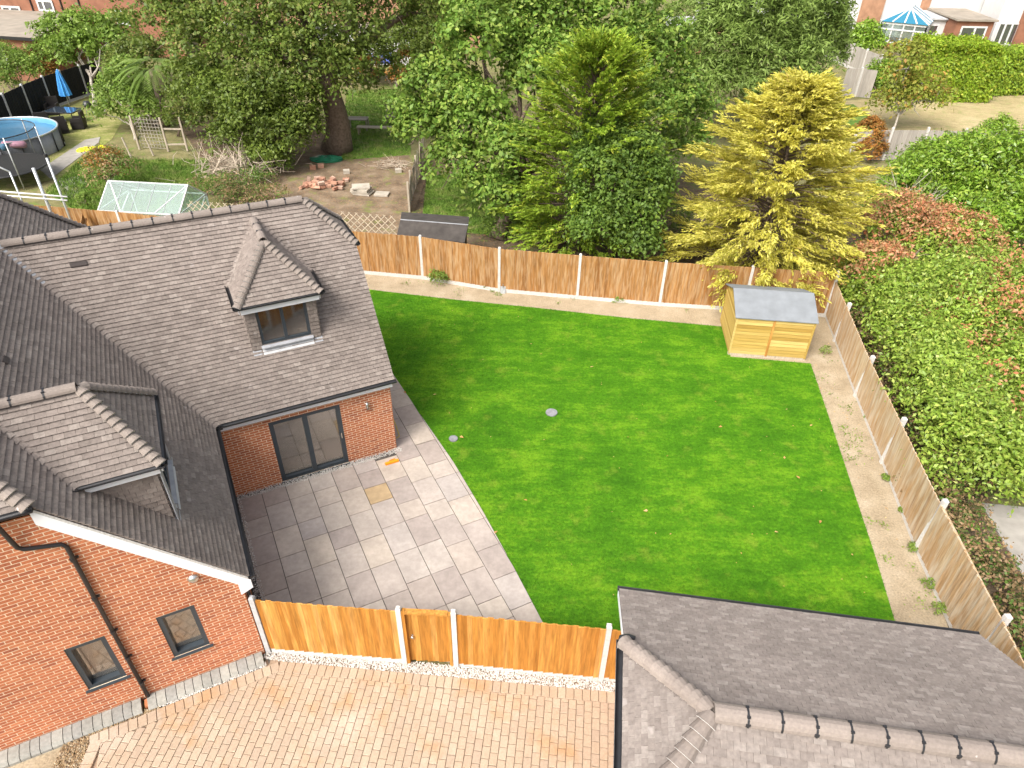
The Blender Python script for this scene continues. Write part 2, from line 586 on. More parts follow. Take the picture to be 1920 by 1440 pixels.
grassmat('rough_grass', (0.065, 0.13, 0.02), (0.12, 0.21, 0.03), (0.20, 0.28, 0.055), (0.33, 0.27, 0.13), 0.50, 0.5)
grassmat('patchy_lawn', (0.10, 0.13, 0.03), (0.18, 0.19, 0.055), (0.28, 0.25, 0.115), (0.34, 0.28, 0.15), 0.52, 0.5)
grassmat('dry_lawn', (0.20, 0.17, 0.075), (0.33, 0.265, 0.14), (0.40, 0.33, 0.19), (0.15, 0.22, 0.05), 0.52, 0.3)
def soilmat(name, a, b, c, leaf=None, green=None):
    n = Nodes(name)
    col = n.ramp(n.noise(1.3, detail=7, rough=0.65), [a, b, c], [0.3, 0.5, 0.7])
    col = n.gain(col, n.rng(n.noise(22, detail=5), 0.3, 0.7, 0.78, 1.22))
    if green:
        col = n.mix(n.rng(n.noise(0.9, detail=6, rough=0.7), 0.54, 0.64, 0, 0.8), col, green)
    if leaf:
        col = n.mix(n.rng(n.noise(9, detail=3), 0.60, 0.66, 0, 0.6), col, leaf)
    n.bump(n.noise(12, detail=6), 0.8, 0.03)
    return n.fin(col, 0.95, 0.1)
soilmat('sandy_soil', (0.265, 0.21, 0.138), (0.335, 0.272, 0.185), (0.395, 0.33, 0.24))
soilmat('earth', (0.07, 0.05, 0.034), (0.115, 0.085, 0.058), (0.17, 0.13, 0.09), (0.36, 0.20, 0.085), (0.12, 0.16, 0.035))
soilmat('bare_earth', (0.11, 0.078, 0.052), (0.18, 0.132, 0.088), (0.26, 0.20, 0.14), (0.38, 0.21, 0.10), (0.15, 0.18, 0.045))
soilmat('rough_ground', (0.11, 0.105, 0.045), (0.165, 0.155, 0.07), (0.23, 0.205, 0.105), (0.30, 0.20, 0.10), (0.12, 0.19, 0.03))
# leaves
leafmat('oak_leaf', [(0.061, 0.111, 0.018), (0.101, 0.169, 0.027), (0.142, 0.216, 0.038), (0.081, 0.142, 0.024), (0.189, 0.243, 0.061)])
leafmat('dark_oak_leaf', [(0.077, 0.125, 0.019), (0.121, 0.181, 0.028), (0.179, 0.237, 0.041), (0.105, 0.157, 0.025), (0.262, 0.262, 0.071)])
leafmat('evergreen_leaf', [(0.065, 0.106, 0.017), (0.106, 0.161, 0.023), (0.162, 0.215, 0.034), (0.083, 0.125, 0.019)])
leafmat('light_oak_leaf', [(0.101, 0.195, 0.025), (0.166, 0.280, 0.040), (0.231, 0.338, 0.049), (0.130, 0.228, 0.032), (0.296, 0.373, 0.071)])
leafmat('deep_oak_leaf', [(0.087, 0.161, 0.027), (0.136, 0.221, 0.034), (0.197, 0.286, 0.043), (0.110, 0.187, 0.027)])  # own deep green, for the young oak and the ivy
leafmat('conifer_green', [(0.163, 0.273, 0.025), (0.237, 0.363, 0.033), (0.315, 0.427, 0.043), (0.190, 0.310, 0.030), (0.457, 0.490, 0.054)])
leafmat('conifer_gold', [(0.59, 0.55, 0.08), (0.69, 0.63, 0.13), (0.49, 0.47, 0.06), (0.76, 0.69, 0.19), (0.63, 0.58, 0.095), (0.40, 0.41, 0.05), (0.66, 0.50, 0.15)], 0.42, 0.6, (0.5, 0.15))
leafmat('willow_leaf', [(0.121, 0.200, 0.035), (0.176, 0.267, 0.050), (0.231, 0.319, 0.075), (0.146, 0.226, 0.040)])
leafmat('laurel_leaf', [(0.130, 0.241, 0.019), (0.188, 0.320, 0.027), (0.259, 0.394, 0.043), (0.156, 0.271, 0.023), (0.324, 0.419, 0.062)], 0.3, 0.35, (0.6, 0.2), 0.5)
leafmat('shrub_leaf', [(0.172, 0.282, 0.030), (0.237, 0.352, 0.044), (0.310, 0.414, 0.063), (0.197, 0.314, 0.036), (0.395, 0.451, 0.090)], 0.3, 0.4, (0.6, 0.2), 0.45)
leafmat('red_leaf', [(0.420, 0.160, 0.070), (0.520, 0.240, 0.120), (0.360, 0.130, 0.060), (0.580, 0.320, 0.180), (0.300, 0.260, 0.080)], 0.3, 0.5)
leafmat('hedge_leaf', [(0.168, 0.280, 0.015), (0.224, 0.347, 0.021), (0.302, 0.414, 0.032), (0.190, 0.302, 0.017), (0.448, 0.470, 0.053)])
leafmat('autumn_leaf', [(0.22, 0.27, 0.04), (0.29, 0.32, 0.05), (0.20, 0.25, 0.04), (0.36, 0.33, 0.06), (0.42, 0.24, 0.06)])
leafmat('rust_leaf', [(0.34, 0.15, 0.032), (0.42, 0.20, 0.045), (0.28, 0.12, 0.028), (0.22, 0.19, 0.04)])
leafmat('bramble_leaf', [(0.10, 0.19, 0.028), (0.15, 0.25, 0.04), (0.07, 0.13, 0.03), (0.34, 0.22, 0.11), (0.40, 0.28, 0.16)])
leafmat('fresh_leaf', [(0.14, 0.24, 0.03), (0.20, 0.30, 0.045), (0.26, 0.35, 0.07), (0.11, 0.19, 0.028)])
leafmat('palm_leaf', [(0.17, 0.27, 0.05), (0.24, 0.33, 0.085), (0.13, 0.21, 0.04)])
leafmat('fallen_leaf', [(0.48, 0.27, 0.09), (0.55, 0.38, 0.17), (0.40, 0.20, 0.06)], 0.1)
plain('bark', (0.17, 0.125, 0.095), 0.9, 0.35, 8)
plain('bark_pale', (0.36, 0.32, 0.27), 0.9, 0.25, 6)
plain('dead_twig', (0.43, 0.36, 0.28), 0.9, 0.3, 9)
plain('blue_fabric', (0.055, 0.26, 0.60), 0.7, 0.12, 4)
plain('tarp_blue', (0.13, 0.20, 0.62), 0.5, 0.2, 3)
plain('tarp_green', (0.02, 0.16, 0.085), 0.5, 0.25, 5)
plain('rattan', (0.022, 0.019, 0.018), 0.6, 0.3, 30)
plain('pool_blue', (0.10, 0.27, 0.43), 0.4, 0.12, 3)
plain('pool_grey', (0.26, 0.27, 0.30), 0.5, 0.1, 5)
glass('pool_water', (0.05, 0.17, 0.29), 0.06, 0.05)
plain('pink_vinyl', (0.72, 0.38, 0.50), 0.35, 0.05)
plain('yellow_vinyl', (0.72, 0.70, 0.02), 0.4, 0.15, 6)
plain('orange_paint', (0.85, 0.30, 0.015), 0.4, 0.1)
plain('hose_yellow', (0.48, 0.36, 0.06), 0.5, 0.1)
plain('galvanised', (0.50, 0.52, 0.53), 0.4, 0.1, 6, 0.5, 0.5)
plain('white_paint', (0.58, 0.58, 0.57), 0.45, 0.04, 3)
plain('trampoline_mat', (0.035, 0.035, 0.034), 0.7, 0.1)
plain('roof_felt_pale', (0.27, 0.235, 0.19), 0.9, 0.18, 1.2)
plain('far_brick', (0.25, 0.115, 0.07), 0.9, 0.2, 1.4)
plain('far_brick_brown', (0.36, 0.20, 0.12), 0.9, 0.2, 1.6)
plain('terracotta', (0.42, 0.16, 0.07), 0.8, 0.1)
clearglass('greenhouse_glass', 0.10, (0.88, 0.96, 0.93), 0.10)
glass('blue_glazing', (0.015, 0.15, 0.24), 0.08)
clearglass('conservatory_glass', 0.25, (0.8, 0.9, 0.88), 0.1)
glass('table_glass', (0.05, 0.07, 0.10), 0.6)
n_ = Nodes('net')
n_.fin((0.03, 0.03, 0.03), 0.8, 0.1)
t_ = n_.new('ShaderNodeBsdfTransparent')
x_ = n_.new('ShaderNodeMixShader')
x_.inputs[0].default_value = 0.35
n_.link(t_.outputs[0], x_.inputs[1]); n_.link(n_.bsdf.outputs[0], x_.inputs[2]); n_.link(x_.outputs[0], n_.out.inputs[0])
# ------------------------------------------------------------------ ground and surfaces
def sheet(name, pts, z, mat, thick=None):
    m = MB()
    pts = [np.array([p[0], p[1], z]) for p in pts]
    if thick:
        m.prism([p - np.array([0, 0, thick]) for p in pts], (0, 0, thick))
    else:
        if sum(pts[i][0] * pts[i - 1][1] - pts[i - 1][0] * pts[i][1] for i in range(len(pts))) > 0:
            pts = pts[::-1]
        m.poly(pts)
    o = m.build(name, mat)
    o['kind'] = 'structure'
    return o
def in_poly(x, y, poly):
    ins = np.zeros(len(x), bool)
    n = len(poly)
    for i in range(n):
        x1, y1 = poly[i][:2]
        x2, y2 = poly[(i + 1) % n][:2]
        c = ((y1 > y) != (y2 > y)) & (x < (x2 - x1) * (y - y1) / (y2 - y1 + 1e-12) + x1)
        ins ^= c
    return ins
def sample(poly, n):
    p = np.array([q[:2] for q in poly])
    lo, hi = p.min(0), p.max(0)
    out = np.zeros((0, 2))
    while len(out) < n:
        q = lo + (hi - lo) * rng.random((n * 2, 2))
        out = np.vstack([out, q[in_poly(q[:, 0], q[:, 1], p)]])
    return out[:n]
def grass(name, poly, n, h, wd, z, mat, label, lean=0.5):
    xy = sample(poly, n) + rng.normal(0, 0.022, (n, 2))
    a = rng.random(n) * 2 * np.pi
    hh = h * (0.6 + 0.8 * rng.random(n))
    ww = wd * (0.7 + 0.6 * rng.random(n))
    ln = rng.normal(0, lean, (n, 2)) * hh[:, None]
    b = np.column_stack([xy, np.full(n, z)])
    side = np.column_stack([np.cos(a), np.sin(a), np.zeros(n)]) * ww[:, None] / 2
    tip = b + np.column_stack([ln, hh])
    v = np.stack([b - side, b + side, tip], 1).reshape(-1, 3)
    return tag(quads_obj(name, v, rng.random(n), mat, None, 3), label, 'grass', kind='stuff')

g_ = MB()
g_.poly([(-260, -60, -0.03), (260, -60, -0.03), (260, 400, -0.03), (-260, 400, -0.03)])
g_.build('ground', 'rough_ground')['kind'] = 'structure'

LAWN = [W(*p)[:2] for p in [(690, 543), (850, 562), (1000, 577), (1180, 597), (1368, 614)]] + [(7.5, 19.62), (10.15, 19.3)] + \
       [W(*p)[:2] for p in [(1560, 800), (1600, 920), (1640, 1040), (1682, 1180)]] + [(8.4, 8.0), (1.25, 8.0)] + \
       [W(*p)[:2] for p in [(1018, 1170), (960, 1060), (905, 960), (850, 868), (800, 796), (735, 700)]]
sheet('lawn', LAWN, 0.012, 'lawn_grass')
SOIL = [(-7.2, 25.6), (12.0, 22.6), (9.3, 6.8), (3.0, 7.4), (-6.8, 22.0)]
sheet('soil_border', SOIL, 0.0, 'sandy_soil')
tag(grass('lawn_blades', LAWN, 340000, 0.032, 0.011, 0.010, 'lawn_grass', 'short bright green turf blades covering the new lawn'), None)

# ------------------------------------------------------------------ patio of sandstone slabs
EDGE = [np.array(q) for q in LAWN[-6:][::-1]]      # lawn edge from far to near
pt_poly = [P(-0.75, 9.2)[:2], P(-0.75, 14.4)[:2], P(3.75, 14.4)[:2], P(3.75, 19.2)[:2]] + list(EDGE) + [np.array([0.95, 8.45]), np.array([-4.9, 8.35])]
patio = sheet('patio', pt_poly, 0.010, 'patio_joint', 0.08)
def to_uv(q):
    return (float(np.dot(q[:2], HU[:2])), float(np.dot(q[:2], HV[:2])))
edge_uv = [to_uv(q) for q in EDGE]
def edge_u(v):                             # lawn edge as u(v)
    e = sorted(edge_uv, key=lambda t: t[1])
    return float(np.interp(v, [t[1] for t in e], [t[0] for t in e]))
slabs = Bag('slab', 'patio_slab')
def add_slab(u0, u1, v0, v1, z=0.045, mat_bag=slabs):
    g2 = 0.008
    poly = [(u0 + g2, v0 + g2), (u1 - g2, v0 + g2), (u1 - g2, v1 - g2), (u0 + g2, v1 - g2)]
    e = sorted(edge_uv, key=lambda t: t[1])
    hs = []
    for i in range(len(e) - 1):
        (ua, va), (ub, vb) = e[i], e[i + 1]
        first, last = i == 0, i == len(e) - 2
        if (v1 < va and not first) or (v0 > vb and not last):
            continue
        if True:
            dv, du = vb - va, ub - ua
            hs.append((dv, -du, dv * ua - du * va))
    c = clip(poly, hs[:1] if len(hs) == 1 else hs)
    # the front fence stands over the near end
    a, b = np.array([-4.97, 8.27]), np.array([2.26, 7.72])
    au, av = to_uv(a); bu, bv = to_uv(b)
    c = clip(c, [(bv - av, -(bu - au), (bv - av) * au - (bu - au) * av)]) if c else c
    if len(c) < 3 or area(c) < 0.01:
        return
    jit = random.uniform(-0.003, 0.003)
    bot = [P(q[0], q[1], 0.005) for q in c]
    m = MB().prism(bot, (0, 0, z - 0.005 + jit))
    mat_bag.add(m.v, m.f, random.random())
ochre = None
for k in range(-1, 16):
    u0 = 0.0 + 0.61 * k
    v = 14.30 - (0.0 if k % 2 else 0.46) - 0.02 - random.choice((0, 0, 0.15))
    if k % 2 == 0:
        segs = [(v, 14.30)] if u0 < 3.3 else [(v, 14.76)]
    else:
        segs = [] if u0 < 3.3 else []
    while v > 5:
        L = random.choice((0.915, 0.915, 0.915, 0.61))
        segs.append((v - L, v))
        v -= L
    if u0 > 3.6:                            # the columns past the house corner go on along the gable
        v = 14.30 if k % 2 else 14.76
        for _ in range(4):
            segs.append((v, v + 0.915)); v += 0.915
    for (a, b) in segs:
        uu0 = max(u0, -0.7)
        if a > 14.25 and u0 < 3.78:
            uu0 = 3.78
        if a > 14.2 and b > 14.3 and u0 < 3.6:
            continue
        um = (u0 + 0.305, (a + b) / 2)
        pxm, _z = to_px(P(um[0], um[1], 0))
        if ochre is None and abs(pxm[0] - 723) < 27 and abs(pxm[1] - 958) < 32:
            ochre = Bag('slab', 'slab_ochre')
            add_slab(uu0, u0 + 0.61, a, b, 0.045, ochre)
            continue
        add_slab(uu0, u0 + 0.61, a, b)
slabs.build(patio)
if ochre:
    ochre.build(patio)
# loose white gravel, one stone each is too small to pick apart: one mass per strip
def gravel(name, poly, n, size, z, mat, label, pile=0.03):
    xy = sample(poly, n)
    s = size * (0.6 + 0.8 * rng.random(n))
    c = np.column_stack([xy, z + pile * rng.random(n)])
    ax = rng.normal(size=(n, 3)); ax /= np.linalg.norm(ax, axis=1)[:, None]
    bx = np.cross(ax, rng.normal(size=(n, 3))); bx /= np.linalg.norm(bx, axis=1)[:, None]
    cx = np.cross(ax, bx)
    octa = []
    X, Y, Z = ax * s[:, None], bx * (s * 0.75)[:, None], cx * (s * 0.6)[:, None]
    for sx, sy, sz in ((1, 1, 1), (1, 1, -1), (1, -1, 1), (1, -1, -1), (-1, 1, 1), (-1, 1, -1), (-1, -1, 1), (-1, -1, -1)):
        octa.append(np.stack([c + sx * X, c + sy * Y, c + sz * Z], 1))
    v = np.stack(octa, 1).reshape(-1, 3)
    return tag(quads_obj(name, v, np.repeat(rng.random(n), 8), mat, None, 3), label, 'gravel', kind='stuff')
gravel('gravel', [P(-0.6, 14.20)[:2], P(3.85, 14.20)[:2], P(3.85, 14.40)[:2], P(-0.6, 14.40)[:2]], 2200, 0.014, 0.04, 'white_gravel', 'narrow white gravel strip along the patio door wall')
gravel('gravel', [P(-0.74, 9.6)[:2], P(-0.52, 9.6)[:2], P(-0.52, 14.2)[:2], P(-0.74, 14.2)[:2]], 1500, 0.014, 0.04, 'white_gravel', 'thin gravel strip under the eaves beside the dark patio edge')

# ------------------------------------------------------------------ driveway of small blocks
FA, FB = np.array([-4.97, 8.19]), np.array([2.26, 7.64])         # foot of the front fence
FD = unit(FB - FA); FN = np.array([FD[1], -FD[0]])               # towards the camera
drv = [P(-4.05, 9.17)[:2], P(-0.9, 9.17)[:2], FA - FD * 0.0 + FN * 0.03, FB + FD * 0.4 + FN * 0.03, np.array([2.6, 2.5]), np.array([-9.5, 2.5]), W(165, 1440)[:2] + (0, -1.2), W(170, 1392)[:2]]
drive = sheet('driveway', drv, 0.004, 'block_joint', 0.05)
blocks = Bag('paving_block', 'drive_block')
def in_wall_edge():                         # line parallel to the house wall, offset outwards
    a, b = P(-0.77, 9.08), P(-8, 9.08)
    return a, b
BDIR = unit(np.array([math.sin(math.radians(6.0)), math.cos(math.radians(6.0))]))
BSIDE = np.array([BDIR[1], -BDIR[0]])
B0 = FA + FN * 0.495
wl0, wl1 = P(-0.77, 8.925)[:2], P(-8.0, 8.925)[:2]
def hp(a, b, inside):                       # half-plane through a, b that keeps the point inside
    n = np.array([b[1] - a[1], -(b[0] - a[0])])
    c = n @ a
    if n @ inside > c:
        n, c = -n, -c
    return (n[0], n[1], c)
mid = np.array([-3.0, 5.5])
dl0, dl1 = W(191, 1390)[:2], W(182, 1440)[:2]
hs = [hp(B0, B0 + FD, mid), hp(wl0, wl1, mid), hp(dl0, dl1, mid), hp(np.array([2.35, 0]), np.array([2.35, 5]), mid)]
bw, bl = 0.155, 0.225
blk_proto = None
def block(poly, zt, bag, key=None):
    j = random.uniform(-0.002, 0.002)
    b = 0.008
    c = np.mean(poly, 0)
    bot = [np.array([q[0], q[1], 0.0]) for q in poly]
    t0 = [np.array([q[0], q[1], zt - b + j]) for q in poly]
    t1 = [np.array([*(np.array(q) + unit(c - q) * b * 1.2), zt + j]) for q in poly]
    n = len(poly)
    fs = [(i, (i + 1) % n, n + (i + 1) % n, n + i) for i in range(n)]
    fs += [(n + i, n + (i + 1) % n, 2 * n + (i + 1) % n, 2 * n + i) for i in range(n)]
    fs += [tuple(range(2 * n, 3 * n))]
    bag.add(bot + t0 + t1, fs, random.random(), key)
for i in range(-75, 75):
    off = random.uniform(-0.02, 0.02) + (bl / 2 if i % 2 else 0)
    for j in range(-22, 18):
        o = np.array([-2.0, 6.0]) + BSIDE * i * bw + BDIR * (j * bl + off)
        gp = 0.0035
        poly = [o + BSIDE * gp + BDIR * gp, o + BSIDE * (bw - gp) + BDIR * gp, o + BSIDE * (bw - gp) + BDIR * (bl - gp), o + BSIDE * gp + BDIR * (bl - gp)]
        if np.mean(poly, 0)[1] < 2.6:
            continue
        c = clip([tuple(q) for q in poly], hs)
        if len(c) >= 3 and area(c) > 0.003:
            block([np.array(q) for q in c][::1], 0.05, blocks)
def border(a, b, ins, wdt, length):
    d = unit(b - a)
    L = np.linalg.norm(b - a)
    n = int(L / wdt)
    for i in range(n):
        p = a + d * (L * i / n + 0.004)
        q = a + d * (L * (i + 1) / n - 0.004)
        block([p, q, q + ins * length, p + ins * length], 0.052, blocks)
def meet(a, d, b, e):                      # crossing of two lines
    t = np.linalg.solve(np.array([[d[0], -e[0]], [d[1], -e[1]]]), b - a)
    return a + d * t[0]
c_out = meet(FA + FN * 0.255, FD, P(0, 9.165)[:2], HU[:2])
c_in = meet(FA + FN * 0.495, FD, P(0, 8.925)[:2], HU[:2])
mitre_a = [hp(c_out, c_in, FB)]
mitre_b = [hp(c_out, c_in, P(-5, 9.0)[:2])]
def border_c(a, b, ins, wdt, length, hsx):
    d = unit(b - a); L = np.linalg.norm(b - a); n = int(L / wdt)
    for i in range(n):
        p = a + d * (L * i / n + 0.004); q = a + d * (L * (i + 1) / n - 0.004)
        c = clip([tuple(t) for t in (p, q, q + ins * length, p + ins * length)], hsx)
        if len(c) >= 3 and area(c) > 0.002:
            block([np.array(t) for t in c], 0.052, blocks)
border_c(c_out - FD * 0.3, FB + FN * 0.255 + FD * 0.1, FN, 0.16, 0.236, mitre_a)
border_c(c_out + HU[:2] * 0.3, P(-4.02, 9.165)[:2], -HV[:2], 0.16, 0.236, mitre_b)
border(W(172, 1390)[:2], W(163, 1440)[:2] + (0.0, -1.5), np.array([1.0, 0.1]), 0.2, 0.21)
blocks.build(drive)
gravel('gravel', [c_out, P(-0.85, 9.40)[:2], FA - FN * 0.0, FB - FN * 0.0 + FD * 0.0, FB + FN * 0.26], 6500, 0.017, 0.03, 'white_gravel', 'white gravel strip in front of the golden fence and gate')
gravel('gravel', [P(-0.8, 9.26)[:2], P(-0.8, 9.17)[:2], P(-2.8, 9.17)[:2], P(-2.8, 9.26)[:2]], 900, 0.017, 0.03, 'white_gravel', 'white gravel strip below the brick gable with two windows')
gravel('gravel', [P(-2.8, 9.26)[:2], P(-2.8, 9.17)[:2], P(-4.03, 9.17)[:2], W(168, 1395)[:2], W(160, 1440)[:2] + (0, -.4), W(105, 1440)[:2] + (0, -.4), W(128, 1378)[:2], P(-4.2, 9.24)[:2]], 3000, 0.022, 0.015, 'brown_gravel', 'coarse brown gravel at the corner of the driveway')
sheet('bare_ground', [P(-4.0, 9.3)[:2], W(140, 1372)[:2], W(110, 1440)[:2] + (0, -2), np.array([-14, 3.0]), P(-10, 9.3)[:2]], 0.0, 'sandy_soil')
# grey setts along the foot of the gable wall: part of the driveway edge
kerb = thing('kerb', P(-3, 9.35), 'row of pale grey setts along the foot of the brick gable', 'kerb')
ks = Bag('sett', 'kerb_sett')
u_ = -0.82
while u_ > -9.0:
    if not (-3.08 < u_ < -2.86):
        L = random.uniform(0.15, 0.19)
        ring0 = [P(u_, 9.22), P(u_ - L, 9.22), P(u_ - L, 9.47), P(u_, 9.47)]
        m = MB()
        prof = [(9.20, 0.0), (9.20, 0.06), (9.25, 0.12), (9.36, 0.145), (9.48, 0.15), (9.48, 0.0)]
        m.prism([P(u_ - 0.006, v, z) for v, z in prof], -HU * (L - 0.012))
        ks.add(m.v, m.f, random.random())
        u_ -= L
    else:
        u_ -= 0.05
ks.build(kerb)

# ------------------------------------------------------------------ fences
def board_mesh(name, wd, h, th, mat):
    m = MB()
    # feather edge: thick on one side
    m.prism([(-wd / 2, 0, 0), (wd / 2, 0, 0), (wd / 2, th, 0), (-wd / 2, th * 0.45, 0)], (0, 0, h))
    me = bpy.data.meshes.new(name)
    me.from_pydata(m.v, [], m.f)
    me.materials.append(MATS[mat])
    return me
def fence_run(root, a, b, ha, hb, mat, pitch=0.105, gravel_h=0.15, facing=1, gmat='concrete_pale', lean=0.0, z0=0.0, rails=True):
    """one bay of close-board fence from a to b: boards, gravel board, rails behind"""
    a, b = A3(a), A3(b)
    d = unit(b - a)
    L = np.linalg.norm(b - a)
    nrm = np.array([d[1], -d[0], 0]) * facing
    n = max(1, int(round(L / pitch)))
    cache = {}
    for i in range(n):
        t = (i + 0.5) / n
        h = ha + (hb - ha) * t - gravel_h
        hk = round(h + random.uniform(-0.006, 0.006), 2)
        if hk not in cache:
            cache[hk] = board_mesh('board', L / n * 1.10, hk, 0.034, mat)
        up = unit(np.array([0, 0, 1.0]) - nrm * lean)
        y = unit(np.cross(up, d)) * (1 if facing > 0 else 1)
        c = a + d * (L * t) + np.array([0, 0, z0 + gravel_h]) + nrm * 0.012 * (i % 2)
        yy = nrm
        xx = np.cross(yy, up)
        place('board', cache[hk], frame(c, xx, yy, up), root)
    if gravel_h:
        m = MB().prism([a + nrm * 0.03, b + nrm * 0.03, b - nrm * 0.03, a - nrm * 0.03], (0, 0, z0 + gravel_h))
        m.build('gravel_board', gmat, root)
    if rails:
        for hh in (0.35, 0.9, 1.5):
            if hh < ha - 0.1:
                m = MB().bar(a - nrm * 0.05 + HZ * (z0 + hh), b - nrm * 0.05 + HZ * (z0 + hh), 0.05, 0.07)
                m.build('rail', mat, root)
def post(root, p, h, mat='concrete_pale', wd=0.1, yaw=None, z0=0.0, top=0.03, lean=None):
    p = A3(p)
    d = unit(A3(yaw)) if yaw is not None else np.array([1.0, 0, 0])
    e = np.array([-d[1], d[0], 0])
    s = wd / 2
    ln = np.zeros(3) if lean is None else A3(lean)
    m = MB()
    m.prism([p + d * s + e * s, p - d * s + e * s, p - d * s - e * s, p + d * s - e * s], HZ * h + ln)
    c = p + HZ * h + ln
    k = s * 0.6
    m.add([c + d * s + e * s, c - d * s + e * s, c - d * s - e * s, c + d * s - e * s, c + d * k + e * k + HZ * top, c - d * k + e * k + HZ * top, c - d * k - e * k + HZ * top, c + d * k - e * k + HZ * top],
          [(0, 1, 5, 4), (1, 2, 6, 5), (2, 3, 7, 6), (3, 0, 4, 7), (4, 5, 6, 7)])
    return m.build('post', mat, root)
# front fence, in two runs with the gate between
ff = [W(503, 1222), W(760, 1242), W(856, 1248), W(1126, 1274), W(1160, 1278)]
f1 = thing('fence', (ff[0] + ff[1]) / 2, 'golden timber fence panel between the brick house corner and the gate', 'fence')
fence_run(f1, ff[0] + [0.1, 0, 0], ff[1] - [0.06, 0, 0], 1.76, 1.76, 'fence_gold', 0.1, 0.16)
post(f1, ff[0] + [0.03, 0.0, 0], 1.82, 'concrete_grey', yaw=FD)
post(f1, ff[1], 1.83, yaw=FD)
f2 = thing('fence', (ff[2] + ff[4]) / 2, 'golden timber fence panel between the gate and the garage', 'fence')
fence_run(f2, ff[2] + [0.06, 0, 0], ff[3] - [0.06, 0, 0], 1.74, 1.74, 'fence_gold', 0.1, 0.12)
fence_run(f2, ff[3] + [0.06, 0, 0], ff[4], 1.72, 1.72, 'fence_gold', 0.1, 0.12)
for q in (ff[2], ff[3]):
    post(f2, q, 1.83, yaw=FD)
post(f2, ff[4] + [0.06, 0, 0], 1.8, yaw=FD)
gate = thing('gate', (ff[1] + ff[2]) / 2, 'golden timber gate with round knob between two pale concrete posts', 'gate')
ga, gb = ff[1] + A3(FD) * 0.12, ff[2] - A3(FD) * 0.12
fence_run(gate, ga + A3(FN) * -0.06, gb + A3(FN) * -0.06, 1.62, 1.62, 'fence_gold', 0.11, 0.0, rails=False, z0=0.06)
m = MB()
m.bar(ga - A3(FD) * 0.03 + HZ * 0.04, ga - A3(FD) * 0.03 + HZ * 1.78, 0.06, 0.10, up=A3(FN)); m.build('gate_frame', 'fence_gold', gate)
m = MB(); m.bar(gb + A3(FD) * 0.03 + HZ * 0.04, gb + A3(FD) * 0.03 + HZ * 1.74, 0.06, 0.10, up=A3(FN)); m.build('gate_frame', 'fence_gold', gate)
m = MB(); m.bar(ga + HZ * 1.74, gb + HZ * 1.74, 0.11, 0.05); m.build('top_rail', 'fence_gold', gate)
m = MB(); m.lathe(ga + A3(FD) * 0.09 + A3(FN) * -0.03 + HZ * 0.92, [(0.0, 0.06), (0.03, 0.055), (0.035, 0.035), (0.016, 0.02), (0.035, 0.004), (0.035, 0.0)][::-1], 14, axis=A3(FN)); m.build('knob', 'steel', gate, True)
# back fence
bposts = [(-22.6, 27.6), (-19.5, 27.2), (-16.45, 26.75), (-13.2, 26.15), (-10.0, 25.75), (-6.8, 25.35)] + [tuple(W(*q)[:2]) for q in [(793, 523), (936, 547), (1082, 560), (1236, 573)]] + [(8.75, 22.82), (11.75, 22.5)]
bf = thing('fence', (0, 24, 0), 'long brown close board fence with white posts behind the lawn', 'fence')
for i in range(len(bposts) - 1):
    a, b = np.array(bposts[i]), np.array(bposts[i + 1])
    d = unit(b - a)
    fence_run(bf, a + d * 0.05, b - d * 0.05, 1.84, 1.84, 'fence_brown', 0.105, 0.16)
for q in bposts:
    post(bf, q, 1.88, yaw=(1, -0.12))
sf = thing('fence', (-17.9, 26.2, 0), 'short weathered fence panel with one post behind the left ridge', 'fence')
fence_run(sf, (-17.9, 26.75), (-17.2, 25.2), 1.75, 1.75, 'fence_brown', 0.105, 0.12, facing=1)
post(sf, (-17.15, 25.1), 1.8, 'concrete_grey', yaw=(0.5, -1))
# right fence, leaning a little outwards
rp_px = [(1548, 594), (1566, 640), (1605, 743), (1655, 868), (1718, 1032)]
rposts = [W(*q) for q in rp_px] + [np.array([9.62, 8.1, 0]), np.array([9.25, 5.3, 0]), np.array([8.9, 2.4, 0])]
rh = [1.50, 1.48, 1.46, 1.55, 1.66, 1.70, 1.72, 1.72]
rf = thing('fence', (10.5, 14, 0), 'weathered timber fence with white posts below the tall shrubs on the right', 'fence')
for i in range(len(rposts) - 1):
    a, b = rposts[i], rposts[i + 1]
    d = unit(b - a)
    fence_run(rf, a + d * 0.05, b - d * 0.05, rh[i], rh[i + 1], 'fence_weathered', 0.105, 0.12, lean=-0.06)
for q, h in zip(rposts[1:], rh[1:]):
    post(rf, q + np.array([-0.03, 0, 0]), h + 0.06, yaw=(0, 1), wd=0.11, lean=(0.09, 0.01))
